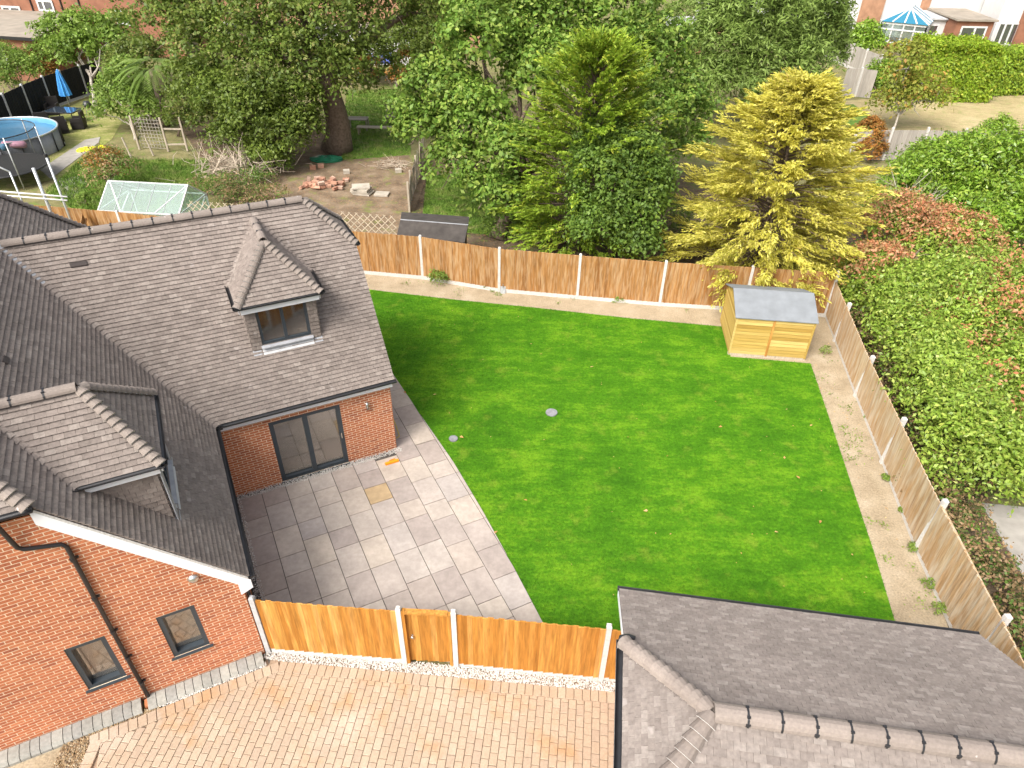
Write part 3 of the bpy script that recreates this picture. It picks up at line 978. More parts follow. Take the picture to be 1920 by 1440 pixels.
# ------------------------------------------------------------------ roofs and walls
TG, TW = 0.103, 0.165
def tile_local(poly, g=TG):
    n = len(poly)
    bot = [(q[0], q[1], 0.016 - 0.018 * min(1, max(0, q[1] / (g + 0.025)))) for q in poly]
    top = [(q[0], q[1], 0.038 - 0.032 * min(1, max(0, q[1] / (g + 0.025)))) for q in poly]
    fs = [(i, (i + 1) % n, n + (i + 1) % n, n + i) for i in range(n)] + [tuple(range(n, 2 * n))]
    return np.array(bot + top), fs
def tile_plane(bag, deck, pts, gauge=TG, wd=TW):
    pts = [np.asarray(p, float) for p in pts]
    s = unit(pts[1] - pts[0])
    t = pts[2] - pts[0]
    t = unit(t - s * (t @ s))
    n = np.cross(s, t)
    if n[2] < 0:
        n = -n
    p2 = [((p - pts[0]) @ s, (p - pts[0]) @ t) for p in pts]
    hs = halves(p2)
    deck.prism([p - n * 0.004 for p in pts], -n * 0.06)
    smin, smax = min(q[0] for q in p2), max(q[0] for q in p2)
    tmax = max(q[1] for q in p2)
    full = [(-wd / 2 + 0.0015, 0), (wd / 2 - 0.0015, 0), (wd / 2 - 0.0015, gauge + 0.025), (-wd / 2 + 0.0015, gauge + 0.025)]
    fv, ff_ = tile_local(full, gauge)
    flip = np.cross(s, t) @ n < 0
    for k in range(int(tmax / gauge) + 1):
        t0 = k * gauge - 0.004
        i0 = int(smin / wd) - 1
        for i in range(i0, int(smax / wd) + 2):
            s0 = (i + (0.5 if k % 2 else 0)) * wd
            rect = [(q[0] + s0, q[1] + t0) for q in full]
            c = clip(rect, hs)
            if len(c) < 3 or area(c) < 0.0012:
                continue
            jz = random.uniform(-0.002, 0.0035)
            M = frame(pts[0] + s * s0 + t * t0 + n * jz, s, t, n)
            if abs(area(c) - area(rect)) < 1e-6:
                a = random.uniform(-0.006, 0.006)
                M[:3, 0], M[:3, 1] = s * math.cos(a) + t * math.sin(a), t * math.cos(a) - s * math.sin(a)
                v = fv @ M[:3, :3].T + M[:3, 3]
                bag.add(v, ff_, random.random(), ('full', flip), M)
            else:
                lv, fs = tile_local([(q[0] - s0, q[1] - t0) for q in c], gauge)
                bag.add(lv @ M[:3, :3].T + M[:3, 3], fs, random.random())
    return n
def arch(c, side, up, R, a0=-80, a1=80, k=6, sink=0.35):
    out = []
    for i in range(k + 1):
        a = math.radians(a0 + (a1 - a0) * i / k)
        out.append(c + side * R * math.sin(a) + up * (R * math.cos(a) - R * sink))
    return out
def bonnets(bag, mort, lo, hi, n1, n2, rise=TG, R=0.125, pitch_z=None):
    lo, hi = np.asarray(lo, float), np.asarray(hi, float)
    ax = unit(hi - lo)
    up = unit(n1 + n2)
    up = unit(up - ax * (up @ ax))
    side = np.cross(ax, up)
    L = np.linalg.norm(hi - lo)
    n = max(2, int(round(L / rise)))
    for i in range(n):
        c0 = lo + (hi - lo) * (i / n) + up * 0.05
        c1 = lo + (hi - lo) * min(1.0, (i + 1.25) / n) + up * 0.004
        R0 = R * random.uniform(0.97, 1.05)
        a = arch(c0, side, up, R0)
        b = arch(c1, side, up, R * 0.72)
        a2 = [q - up * 0.020 for q in a]
        k = len(a)
        fs = [(j, j + 1, k + j + 1, k + j) for j in range(k - 1)] + [(2 * k + j, 2 * k + j + 1, j + 1, j) for j in range(k - 1)]
        bag.add(a + b + a2, fs, random.random())
        mi = [q + ax * 0.004 for q in a2]
        mort.add(a2 + [q - up * 0.016 - ax * 0.006 for q in a2], [(j, j + 1, k + j + 1, k + j) for j in range(k - 1)])
        mort.add(mi, [tuple(range(k))])
def ridge(bag, clips, a, b, R=0.12, L=0.45, up=HZ, mort=None):
    a, b = np.asarray(a, float), np.asarray(b, float)
    d = unit(b - a)
    side = np.cross(d, up)
    n = max(1, int(round(np.linalg.norm(b - a) / L)))
    for i in range(n):
        p0, p1 = a + (b - a) * (i / n) + d * 0.006, a + (b - a) * ((i + 1) / n) - d * 0.006
        A, B = arch(p0, side, up, R, -88, 88, 8, 0.25), arch(p1, side, up, R, -88, 88, 8, 0.25)
        A2, B2 = arch(p0, side, up, R - 0.018, -88, 88, 8, 0.25 * R / (R - 0.018)), arch(p1, side, up, R - 0.018, -88, 88, 8, 0.25 * R / (R - 0.018))
        k = 9
        fs = [(j, j + 1, k + j + 1, k + j) for j in range(k - 1)]
        fs += [(2 * k + j, 3 * k + j, 3 * k + j + 1, 2 * k + j + 1) for j in range(k - 1)]
        fs += [(j + 1, j, 2 * k + j, 2 * k + j + 1) for j in range(k - 1)] + [(k + j, k + j + 1, 3 * k + j + 1, 3 * k + j) for j in range(k - 1)]
        bag.add(A + B + A2 + B2, fs, random.random())
        if i:
            p = a + (b - a) * (i / n)
            c0, c1 = arch(p - d * 0.014, side, up, R + 0.006, -88, 88, 8, 0.25), arch(p + d * 0.014, side, up, R + 0.006, -88, 88, 8, 0.25)
            clips.add(c0 + c1, [(j, j + 1, 9 + j + 1, 9 + j) for j in range(8)])
            for q in (-0.55, 0.5):
                clips.box(p + side * R * math.sin(q) + up * (R * math.cos(q) - R * 0.2), d * 0.022, side * 0.014, up * 0.012)
            if mort is not None and i % 2:
                clips.box(p + side * R * 0.9 + up * 0.0, d * 0.03, side * 0.012, up * 0.03)
def valley(bag, lo, hi, d1, d2, n1, n2, rise=TG, wd=0.16):
    """rounded valley tiles: d1, d2 run along the courses of the two slopes, away from the valley"""
    lo, hi = np.asarray(lo, float), np.asarray(hi, float)
    up = unit(n1 + n2)
    L = abs(hi[2] - lo[2])
    n = int(round(L / math.sin(math.radians(50)) / rise))
    for i in range(n):
        t0, t1 = i / n - 0.02 / n, min(1.0, (i + 1.3) / n)
        q0, q1 = lo + (hi - lo) * t0, lo + (hi - lo) * t1
        rows = []
        for q, h, w_ in ((q0, 0.036, wd), (q1, 0.014, wd * 0.9)):
            row = []
            for f in (-1, -0.4, 0.4, 1):
                e = d1 if f < 0 else d2
                nn = n1 if f < 0 else n2
                base = q + e * w_ * abs(f) + (nn * h)
                if abs(f) < 1:
                    ch = (q + d1 * w_ + n1 * h) * (0.5 - f / 2) + (q + d2 * w_ + n2 * h) * (0.5 + f / 2)
                    base = base * 0.45 + ch * 0.55
                row.append(base)
            rows.append(row)
        low = [p - up * 0.03 for p in rows[0]]
        v = rows[0] + rows[1] + low
        fs = [(j, j + 1, 4 + j + 1, 4 + j) for j in range(3)] + [(8 + j, 8 + j + 1, j + 1, j) for j in range(3)]
        bag.add(v, fs, random.random())
def gutter(parent, a, b, out, R=0.06, name='gutter', mat='black_plastic'):
    a, b, out = np.asarray(a, float), np.asarray(b, float), np.asarray(out, float)
    def ring(p, r):
        return [p + out * (r * math.cos(math.radians(t))) + HZ * (r * math.sin(math.radians(t))) for t in range(180, 361, 20)]
    A, B, A2, B2 = ring(a, R), ring(b, R), ring(a, R - 0.012), ring(b, R - 0.012)
    k = len(A)
    m = MB()
    fs = [(j, j + 1, k + j + 1, k + j) for j in range(k - 1)] + [(2 * k + j, 3 * k + j, 3 * k + j + 1, 2 * k + j + 1) for j in range(k - 1)]
    fs += [(0, k, 3 * k, 2 * k), (k - 1, 3 * k - 1, 4 * k - 1, 2 * k - 1)]
    fs += [tuple(range(k)), tuple(range(k, 2 * k))]
    m.add(A + B + A2 + B2, fs)
    return m.build(name, mat, parent, True)
def split_rect(r, holes):
    rs = [r]
    for (a, b, c, d) in holes:
        nx = []
        for (s0, s1, z0, z1) in rs:
            if s1 <= a or s0 >= b or z1 <= c or z0 >= d:
                nx.append((s0, s1, z0, z1)); continue
            if s0 < a: nx.append((s0, a, z0, z1))
            if s1 > b: nx.append((b, s1, z0, z1))
            m0, m1 = max(s0, a), min(s1, b)
            if z0 < c: nx.append((m0, m1, z0, c))
            if z1 > d: nx.append((m0, m1, d, z1))
        rs = nx
    return rs
def brick_wall(bag, mort, O, s, n, poly, holes=(), depth=0.11, tagk=0):
    O, s, n = np.asarray(O, float), np.asarray(s, float), np.asarray(n, float)
    hs = halves(poly)
    s_min, s_max = min(q[0] for q in poly), max(q[0] for q in poly)
    z_min, z_max = min(q[1] for q in poly), max(q[1] for q in poly)
    def pt(a, z, d=0.0):
        return O + s * a + HZ * z + n * d
    for r in split_rect((s_min, s_max, z_min, z_max), holes):
        c = clip([(r[0], r[2]), (r[1], r[2]), (r[1], r[3]), (r[0], r[3])], hs)
        if len(c) >= 3:
            mort.poly([pt(q[0], q[1]) for q in c])
    for (a, b, c, d) in holes:
        for (x0, y0, x1, y1) in ((a, c, b, c), (b, c, b, d), (b, d, a, d), (a, d, a, c)):
            mort.poly([pt(x0, y0), pt(x1, y1), pt(x1, y1, -depth), pt(x0, y0, -depth)])
    bwid, bh, j = 0.209, 0.060, 0.015
    k = 0
    z = z_min + 0.005
    while z < z_max:
        i = int(s_min / 0.225) - 2
        while i * 0.225 < s_max:
            s0 = i * 0.225 + (0.1125 if k % 2 else 0) + 0.003 * math.sin(k * 1.7)
            for r in split_rect((s0, s0 + bwid, z, z + bh), holes):
                rect = [(r[0], r[2]), (r[1], r[2]), (r[1], r[3]), (r[0], r[3])]
                c = clip(rect, hs)
                if len(c) < 3 or area(c) < 0.0008:
                    continue
                pr = 0.0025 + random.uniform(-0.001, 0.0012)
                v = [pt(q[0], q[1], -0.003) for q in c] + [pt(q[0], q[1], pr) for q in c]
                m_ = len(c)
                fs = [(q, (q + 1) % m_, m_ + (q + 1) % m_, m_ + q) for q in range(m_)] + [tuple(range(m_, 2 * m_))]
                fl = abs(area(c) - bwid * bh) < 1e-7
                bag.add(v, fs, random.random(), ('full', tagk) if fl else None, frame(pt(s0 + bwid / 2, z + bh / 2, 0), s, n, HZ) if fl else None)
            i += 1
        z += bh + j
        k += 1
def window(parent, O, s, n, s0, s1, z0, z1, mull=(), rec=0.05, fw=0.065, sill=True, name='window', fmat='anthracite', gmat='window_glass', sillw=0.05, dp=0.06, transom=(), inset=0.035):
    def pt(a, z, d=0.0):
        return np.asarray(O, float) + np.asarray(s) * a + HZ * z + np.asarray(n) * d
    m = MB()
    s_, n_2 = np.asarray(s, float), np.asarray(n, float)
    def fr(a0, a1, b0, b1, d0, d1):
        m.prism([pt(a0, b0, d0), pt(a1, b0, d0), pt(a1, b1, d0), pt(a0, b1, d0)], n_2 * (d1 - d0))
    d0, d1 = -rec - dp, -rec
    fr(s0, s1, z0, z0 + fw, d0, d1); fr(s0, s1, z1 - fw, z1, d0, d1)
    fr(s0, s0 + fw, z0 + fw, z1 - fw, d0, d1); fr(s1 - fw, s1, z0 + fw, z1 - fw, d0, d1)
    for q in mull:
        fr(q - fw * 0.55, q + fw * 0.55, z0 + fw, z1 - fw, d0, d1 + 0.004)
    for q in transom:
        fr(s0 + fw, s1 - fw, q - fw * 0.4, q + fw * 0.4, d0, d1 + 0.002)
    w_ = m.build(name, fmat, parent)
    ed = [s0 + fw] + [q for q in mull] + [s1 - fw]
    zs = [z0 + fw] + list(transom) + [z1 - fw]
    for i in range(len(ed) - 1):
        for k in range(len(zs) - 1):
            p = MB().prism([pt(ed[i], zs[k], d1 - inset), pt(ed[i + 1], zs[k], d1 - inset), pt(ed[i + 1], zs[k + 1], d1 - inset), pt(ed[i], zs[k + 1], d1 - inset)], -n_2 * 0.012)
            p.build('pane', gmat, w_)
    if sill:
        b = MB().prism([pt(s0 - sillw, z0 - 0.035, -rec), pt(s1 + sillw, z0 - 0.035, -rec), pt(s1 + sillw, z0 - 0.035, 0.045), pt(s0 - sillw, z0 - 0.035, 0.045)], (0, 0, 0.034))
        b.build('sill', fmat, w_)
    return w_

TAN = math.tan(math.radians(50))
ZE = 2.50
house = thing('brick_house', P(-2, 14, 0), 'large red brick house with brown tiled roofs and dormers on the left', 'house')
tiles = Bag('roof_tile', 'roof_tile')
bon = Bag('bonnet_tile', 'ridge_tile')
rid = Bag('ridge_tile', 'ridge_tile')
deck, mort, clips_ = MB(), MB(), MB()
UE, VE = -0.62, 14.28                     # eaves of the long wing (along v) and of the patio wing (along u)
VR, ZR = 17.53, ZE + (17.53 - 14.28) * TAN
UV_ = 3.86
VK = 16.66; ZK = ZE + (VK - VE) * TAN
UA = 2.83                                  # ridge end behind the half hip
UM = -4.9; ZM = ZE + (UE - UM) * TAN       # main ridge
VN = 9.42; UK = -3.13; ZK2 = ZE + (UE - UK) * TAN
VMN = 10.9                                 # near end of the main ridge
UVAL = UE - (ZR - ZE) / TAN
VFAR = 23.75; VMF = VFAR - (UE - UM)
nW = tile_plane(tiles, deck, [P(UE, VE, ZE), P(UV_, VE, ZE), P(UV_, VK, ZK), P(UA, VR, ZR), P(UVAL, VR, ZR)])
VB = 2 * VR - VE
nWb = tile_plane(tiles, deck, [P(UV_, VB, ZE), P(UE, VB, ZE), P(UVAL, VR, ZR), P(UA, VR, ZR), P(UV_, 2 * VR - VK, ZK)])
nWh = tile_plane(tiles, deck, [P(UV_, VK, ZK), P(UV_, 2 * VR - VK, ZK), P(UA, VR, ZR)])
nM = tile_plane(tiles, deck, [P(UE, VN, ZE), P(UE, VE, ZE), P(UVAL, VR, ZR), P(UM, VR, ZM), P(UM, VMN, ZM), P(UK, VN, ZK2)])
tile_plane(tiles, deck, [P(UE, VB, ZE), P(UE, VFAR, ZE), P(UM, VMF, ZM), P(UM, VR, ZM), P(UVAL, VR, ZR)])
UL = 2 * UM - UE
nMh = tile_plane(tiles, deck, [P(2 * UM - UK, VN, ZK2), P(UK, VN, ZK2), P(UM, VMN, ZM)])
nMl = tile_plane(tiles, deck, [P(UL, VFAR, ZE), P(UL, VN, ZE), P(2 * UM - UK, VN, ZK2), P(UM, VMN, ZM), P(UM, VMF, ZM)], 0.1, 0.33)
nMf = tile_plane(tiles, deck, [P(UE, VFAR, ZE), P(UL, VFAR, ZE), P(UM, VMF, ZM)], 0.1, 0.33)
ridge(rid, clips_, P(UVAL + 0.1, VR, ZR + 0.03), P(UA, VR, ZR + 0.03))
ridge(rid, clips_, P(UM, VMN, ZM + 0.03), P(UM, VMF, ZM + 0.03))
bonnets(bon, mort, P(UV_, VK, ZK), P(UA, VR, ZR), nW, nWh, 0.135, 0.122)
bonnets(bon, mort, P(UV_, 2 * VR - VK, ZK), P(UA, VR, ZR), nWb, nWh, 0.135, 0.122)
bonnets(bon, mort, P(UK, VN, ZK2), P(UM, VMN, ZM), nM, nMh, 0.145, 0.13)
bonnets(bon, mort, P(UE, VFAR, ZE), P(UM, VMF, ZM), nM, nMf, 0.15)
valt = Bag('valley_tile', 'roof_tile')
valley(valt, P(UE, VE, ZE), P(UVAL, VR, ZR), HU, -HV, nW, nM)
valley(valt, P(UE, VB, ZE), P(UVAL, VR, ZR), HU, HV, nWb, nM)
# lead at the head of the valley
m = MB()
for i in range(4):
    a = P(UVAL + 0.02 + 0.17 * i, VR - 0.02 - 0.17 * i, ZR - (0.17 * i) * TAN + 0.06)
    m.bar(a, a + P(0.17, -0.17, -0.17 * TAN), 0.12, 0.02, up=unit(nW + nM))
m.build('lead_flashing', 'lead_grey', house)

def dormer(L, O, c0, b0, hw, ehw, ze, zr, da, ov, zb, name, winw, cw):
    """L lateral unit vector, O outward unit vector; c0 centre of the front wall on the ground plane"""
    def q(l, d, z):
        return c0 + L * l - O * d + HZ * z
    de, dr = (ze - zb) / TAN, (zr - zb) / TAN
    d_ = bpy.data.objects.new('dormer', None)
    d_.parent = house
    finish(d_, house, WLOC[house.name])
    dk, mo = MB(), MB()
    tl = Bag('dormer_tile', 'roof_tile', 110)
    n1 = tile_plane(tl, dk, [q(-ehw, -ov, ze), q(-ehw, de, ze), q(0, dr, zr), q(0, da, zr)])
    n2 = tile_plane(tl, dk, [q(ehw, -ov, ze), q(ehw, de, ze), q(0, dr, zr), q(0, da, zr)])
    n3 = tile_plane(tl, dk, [q(-ehw, -ov, ze), q(ehw, -ov, ze), q(0, da, zr)])
    bn = Bag('bonnet_tile', 'ridge_tile')
    bonnets(bn, mo, q(-ehw, -ov, ze), q(0, da, zr), n1, n3, 0.135, 0.115)
    bonnets(bn, mo, q(ehw, -ov, ze), q(0, da, zr), n2, n3, 0.135, 0.115)
    rd, cl = Bag('ridge_tile', 'ridge_tile'), MB()
    ridge(rd, cl, q(0, da, zr + 0.03), q(0, dr, zr + 0.03), 0.11)
    vt = Bag('valley_tile', 'roof_tile')
    mainn = unit(O * math.sin(math.radians(50)) + HZ * math.cos(math.radians(50)))
    valley(vt, q(-ehw, de, ze), q(0, dr, zr), O, -L, n1, mainn, wd=0.1)
    valley(vt, q(ehw, de, ze), q(0, dr, zr), O, L, n2, mainn, wd=0.1)
    # tile-hung cheeks and front
    wk = MB()
    hole = (-winw, winw, zb + 0.14, ze - 0.16)
    for r in split_rect((-hw, hw, zb - 0.1, ze), [hole]):
        wk.prism([q(r[0], 0.0, r[2]), q(r[1], 0.0, r[2]), q(r[1], 0.0, r[3]), q(r[0], 0.0, r[3])], -O * 0.12)
    for sg in (-1, 1):
        wk.prism([q(sg * hw, 0.0, zb), q(sg * hw, 0.0, ze), q(sg * hw, de, ze)], -L * sg * 0.1)
    wk.build('dormer_wall', 'roof_deck', d_)
    ht = Bag('hung_tile', 'roof_tile', 110)
    g = 0.11
    def hang(fn, halfs, smin, smax, z0, z1, out, along):
        k = 0
        z = z0
        while z < z1:
            i = int(smin / TW) - 1
            while i * TW < smax + TW:
                s0 = i * TW + (TW / 2 if k % 2 else 0)
                c = clip([(s0 + .002, z), (s0 + TW - .002, z), (s0 + TW - .002, z + g + .02), (s0 + .002, z + g + .02)], halfs)
                if len(c) >= 3 and area(c) > 0.001:
                    kk = len(c)
                    v = [fn(*p_) for p_ in c] + [fn(*p_) + out * (0.03 - 0.02 * (p_[1] - z) / (g + .02)) for p_ in c]
                    ht.add(v, [(j, (j + 1) % kk, kk + (j + 1) % kk, kk + j) for j in range(kk)] + [tuple(range(kk, 2 * kk))], random.random())
                i += 1
            z += g; k += 1
    for r in split_rect((-hw, hw, zb - 0.05, ze - 0.05), [hole]):
        hang(lambda a, z: q(a, 0.0, z), halves([(r[0], r[2]), (r[1], r[2]), (r[1], r[3]), (r[0], r[3])]), r[0], r[1], r[2], r[3], O, L)
    for sg in (-1, 1):
        hang(lambda a, z, sg=sg: q(sg * hw, a, z), halves([(0.0, zb + 0.02), (0.0, ze - 0.05), (de, ze - 0.05)]), 0, de, zb, ze - 0.05, L * sg, O)
    if cw:                                   # lead clad front corner
        for sg in (-1, 1):
            MB().prism([q(sg * (hw + 0.035), -0.04, zb - 0.02), q(sg * (hw + 0.035), -0.04, ze - 0.05), q(sg * (hw - 0.22), -0.04, ze - 0.05), q(sg * (hw - 0.22), -0.04, zb - 0.02)], O * 0.02).build('corner_cladding', 'lead_grey', d_)
    window(d_, c0, L, O, -winw, winw, zb + 0.14, ze - 0.16, (0.0,), 0.0, 0.07, False)
    MB().prism([q(-winw - .03, -0.10, zb + 0.10), q(winw + .03, -0.10, zb + 0.10), q(winw + .03, 0.0, zb + 0.135), q(-winw - .03, 0.0, zb + 0.135)], (0, 0, -0.03)).build('sill', 'lead_grey', d_)
    ap = 0.11
    MB().prism([q(-winw - .02, -ap, zb + 0.04 - ap * TAN), q(winw + .02, -ap, zb + 0.04 - ap * TAN), q(winw + .02, 0.0, zb + 0.045), q(-winw - .02, 0.0, zb + 0.045)], (0, 0, 0.012)).build('lead_apron', 'lead_pale', d_)
    for sg in (-1, 1):
        a, b = sorted((sg * (winw + 0.05), sg * (hw + 0.02)))
        MB().prism([q(a, -0.09, zb + 0.03 - 0.09 * TAN), q(b, -0.09, zb + 0.03 - 0.09 * TAN), q(b, 0.0, zb + 0.035), q(a, 0.0, zb + 0.035)], (0, 0, 0.012)).build('lead_apron', 'lead_grey', d_)
    # soffit, fascia, gutters
    MB().prism([q(-ehw + .02, -ov + 0.03, ze - 0.05), q(ehw - .02, -ov + 0.03, ze - 0.05), q(ehw - .02, de - .02, ze - 0.05), q(-ehw + .02, de - .02, ze - 0.05)], (0, 0, 0.02)).build('soffit', 'white_board', d_)
    MB().prism([q(-ehw + .05, -ov + 0.005, ze - 0.19), q(ehw - .05, -ov + 0.005, ze - 0.19), q(ehw - .05, -ov + 0.03, ze - 0.19), q(-ehw + .05, -ov + 0.03, ze - 0.19)], (0, 0, 0.18)).build('fascia', 'white_board', d_)
    gutter(d_, q(-ehw - 0.05, -ov - 0.055, ze + 0.02), q(ehw + 0.05, -ov - 0.055, ze + 0.02), O, 0.055)
    for sg in (-1, 1):
        MB().prism([q(sg * (ehw - .03), -ov + .05, ze - .19), q(sg * (ehw - .03), de - .12, ze - .19), q(sg * (ehw - .03), de - .05, ze + .0), q(sg * (ehw - .03), -ov + .05, ze + .0)], L * sg * 0.02).build('fascia', 'white_board', d_)
        gutter(d_, q(sg * (ehw + 0.055), -ov - 0.05, ze + 0.02), q(sg * (ehw + 0.055), de + 0.02, ze + 0.02), L * sg, 0.055)
    dk.build('dormer_deck', 'roof_deck', d_)
    mo.build('mortar_bed', 'mortar_pale', d_)['kind'] = 'stuff'
    cl.build('ridge_clips', 'black_plastic', d_)['kind'] = 'stuff'
    for b in (tl, bn, rd, vt, ht):
        b.build(d_)
    return d_
VF1 = 15.25
dormer(HU, -HV, P(1.53, VF1), None, 0.83, 0.965, 4.98, 6.12, 0.70, 0.15, ZE + (VF1 - VE) * TAN, 'a', 0.60, False)
UF2 = -1.53
dormer(HV, HU, P(UF2, 11.28), None, 0.93, 1.08, 5.0, 6.16, 0.76, 0.13, ZE + (UE - UF2) * TAN, 'b', 0.62, True)

# walls
bricks = Bag('brick', 'brick')
wallm = MB()
VW, UW = 14.40, -0.77
WA, WB = (-3.76, -3.12, 0.90, 2.17), (-2.29, -1.64, 0.92, 2.17)
WD = (0.58, 2.38, 0.06, 2.08)
brick_wall(bricks, wallm, P(0, 9.5), HU, -HV, [(-9.05, 0), (UW, 0), (UW, 2.35), (-3.20, 5.28), (2 * UM + 3.20, 5.28), (-9.05, 2.35)], [WA, WB], tagk=0)
brick_wall(bricks, wallm, P(0, VW), HU, -HV, [(UW, 0), (3.75, 0), (3.75, 2.42), (UW, 2.42)], [WD], tagk=1)
brick_wall(bricks, wallm, P(3.75, 0), HV, HU, [(VW, 0), (20.65, 0), (20.65, 2.4), (18.35, 5.15), (16.70, 5.15), (VW, 2.4)], (), tagk=2)
brick_wall(bricks, wallm, P(UW, 0), HV, HU, [(9.5, 0), (VW, 0), (VW, 2.42), (9.5, 2.42)], (), tagk=3)
brick_wall(bricks, wallm, P(0, 20.65), HU, HV, [(UW, 0), (3.75, 0), (3.75, 2.42), (UW, 2.42)], (), tagk=4)
for a, b in ((P(UW, 20.65), P(UW, 23.6)), (P(UW, 23.6), P(-9.05, 23.6)), (P(-9.05, 23.6), P(-9.05, 9.5))):
    wallm.poly([a, b, b + HZ * 2.42, a + HZ * 2.42])
wallm.build('wall', 'mortar', house)
bricks.build(house, 'brick_remainder')
tiles.build(house, 'roof_tile_remainder')
bon.build(house); rid.build(house); valt.build(house)
deck.build('roof_deck', 'roof_deck', house)
mort.build('mortar_bed', 'mortar_pale', house)['kind'] = 'stuff'
clips_.build('ridge_clips', 'black_plastic', house)['kind'] = 'stuff'
# floors inside so that the glass has a room behind it
def room(parent, O, s, n, s0, s1, z0, z1, depth, sill=True):
    O, s, n = (np.asarray(q, float) for q in (O, s, n))
    def pt(a, z, d): return O + s * a + HZ * z + n * d
    d0, d1 = -0.15, -depth
    c = [pt(a, z, d) for d in (d0, d1) for (a, z) in ((s0, z0), (s1, z0), (s1, z1), (s0, z1))]
    MB().add(c, [(4, 5, 6, 7), (0, 1, 5, 4), (1, 2, 6, 5), (2, 3, 7, 6), (3, 0, 4, 7)]).build('room', 'room_beige', parent)
    if sill:
        MB().prism([pt(s0, z0 + 0.02, d0), pt(s1, z0 + 0.02, d0), pt(s1, z0 + 0.02, d0 - 0.25), pt(s0, z0 + 0.02, d0 - 0.25)], (0, 0, 0.05)).build('inner_sill', 'interior_white', parent)
for WW in (WA, WB):
    window(house, P(0, 9.5), HU, -HV, *WW, rec=0.012, fw=0.085, dp=0.13, inset=0.11)
    room(house, P(0, 9.5), HU, -HV, *WW, 0.75)
room(house, P(0, VW), HU, -HV, *WD, 1.2, False)
dr_ = window(house, P(0, VW), HU, -HV, *WD, mull=(1.47,), rec=0.012, fw=0.11, dp=0.12, inset=0.07, name='patio_door', sillw=0.03)
MB().bar(P(2.30, VW - 0.02, 0.98), P(2.30, VW - 0.02, 1.16), 0.025, 0.04, up=-HV).build('handle', 'steel', dr_)
# eaves: fascia, soffit, gutters
def board(a, b, dz, thick, mat, name, nrm, parent=house):
    a, b = np.asarray(a), np.asarray(b)
    return MB().prism([a, b, b + HZ * dz, a + HZ * dz], np.asarray(nrm) * thick).build(name, mat, parent)
board(P(UE + 0.05, VE + 0.03, ZE - 0.24), P(UV_ - 0.06, VE + 0.03, ZE - 0.24), 0.23, 0.02, 'white_board', 'fascia', HV)
MB().prism([P(UE + .05, VE + .03, ZE - .155), P(UV_ - .06, VE + .03, ZE - .155), P(UV_ - .06, VW + .01, ZE - .155), P(UE + .05, VW + .01, ZE - .155)], (0, 0, .015)).build('soffit', 'white_board', house)
gutter(house, P(UE + 0.0, VE - 0.06, ZE - 0.005), P(UV_ + 0.03, VE - 0.06, ZE - 0.005), -HV, 0.065)
board(P(UE - 0.03, VN + 0.03, ZE - 0.15), P(UE - 0.03, VE + 0.05, ZE - 0.15), 0.14, 0.02, 'black_plastic', 'fascia', -HU)
gutter(house, P(UE + 0.06, VN - 0.02, ZE - 0.005), P(UE + 0.06, VE + 0.02, ZE - 0.005), HU, 0.065)
MB().box(P(UE + 0.11, VE - 0.02, ZE - 0.05), HU * 0.07, HV * 0.06, HZ * 0.06).build('gutter_outlet', 'black_plastic', house)
MB().tube([P(UE + 0.06, VN + 0.12, ZE - 0.05), P(UE - 0.02, VN + 0.12, ZE - 0.2), P(UW + 0.06, VN + 0.16, ZE - 0.4), P(UW + 0.06, VN + 0.16, 0.05)], 0.035, 10).build('downpipe', 'black_plastic', house, True)
# white barge board on the near verge, with the boxed end
bd = unit(P(UK - UE, 0, ZK2 - ZE))
m = MB()
m.prism([P(UE, VN - 0.012, ZE - 0.33), P(UE, VN - 0.012, ZE - 0.06), P(UK - 0.02, VN - 0.012, ZK2 - 0.06), P(UK - 0.02, VN - 0.012, ZK2 - 0.36)], HV * 0.03)
m.build('barge_board', 'white_board', house)
MB().prism([P(UE, VN - 0.008, ZE - 0.06), P(UE, VN - 0.008, ZE + 0.0), P(UK - 0.02, VN - 0.008, ZK2 + 0.0), P(UK - 0.02, VN - 0.008, ZK2 - 0.06)], HV * 0.03).build('verge', 'mortar_pale', house)
MB().prism([P(UE - 0.2, VN - 0.02, ZE - 0.40), P(UE + 0.03, VN - 0.02, ZE - 0.30), P(UE + 0.03, VN - 0.02, ZE - 0.06), P(UE - 0.2, VN - 0.02, ZE - 0.05)], HV * 0.09).build('box_end', 'white_board', house)
board(P(2 * UM - UK, VN + 0.03, ZK2 - 0.12), P(UK, VN + 0.03, ZK2 - 0.12), 0.1, 0.03, 'white_board', 'fascia', HV)
gutter(house, P(2 * UM - UK, VN - 0.055, ZK2 + 0.0), P(UK + 0.05, VN - 0.055, ZK2 + 0.0), -HV, 0.065)
# verge of the patio wing: mortar edge, half-hip gutter
m = MB()
m.prism([P(UV_ - 0.10, VE, ZE - 0.09), P(UV_ - 0.10, VE, ZE - 0.01), P(UV_ - 0.10, VK, ZK - 0.01), P(UV_ - 0.10, VK, ZK - 0.12)], HU * 0.085)
m.build('verge', 'mortar', house)
gutter(house, P(UV_ + 0.055, VK - 0.03, ZK), P(UV_ + 0.055, 2 * VR - VK + 0.03, ZK), HU, 0.06)
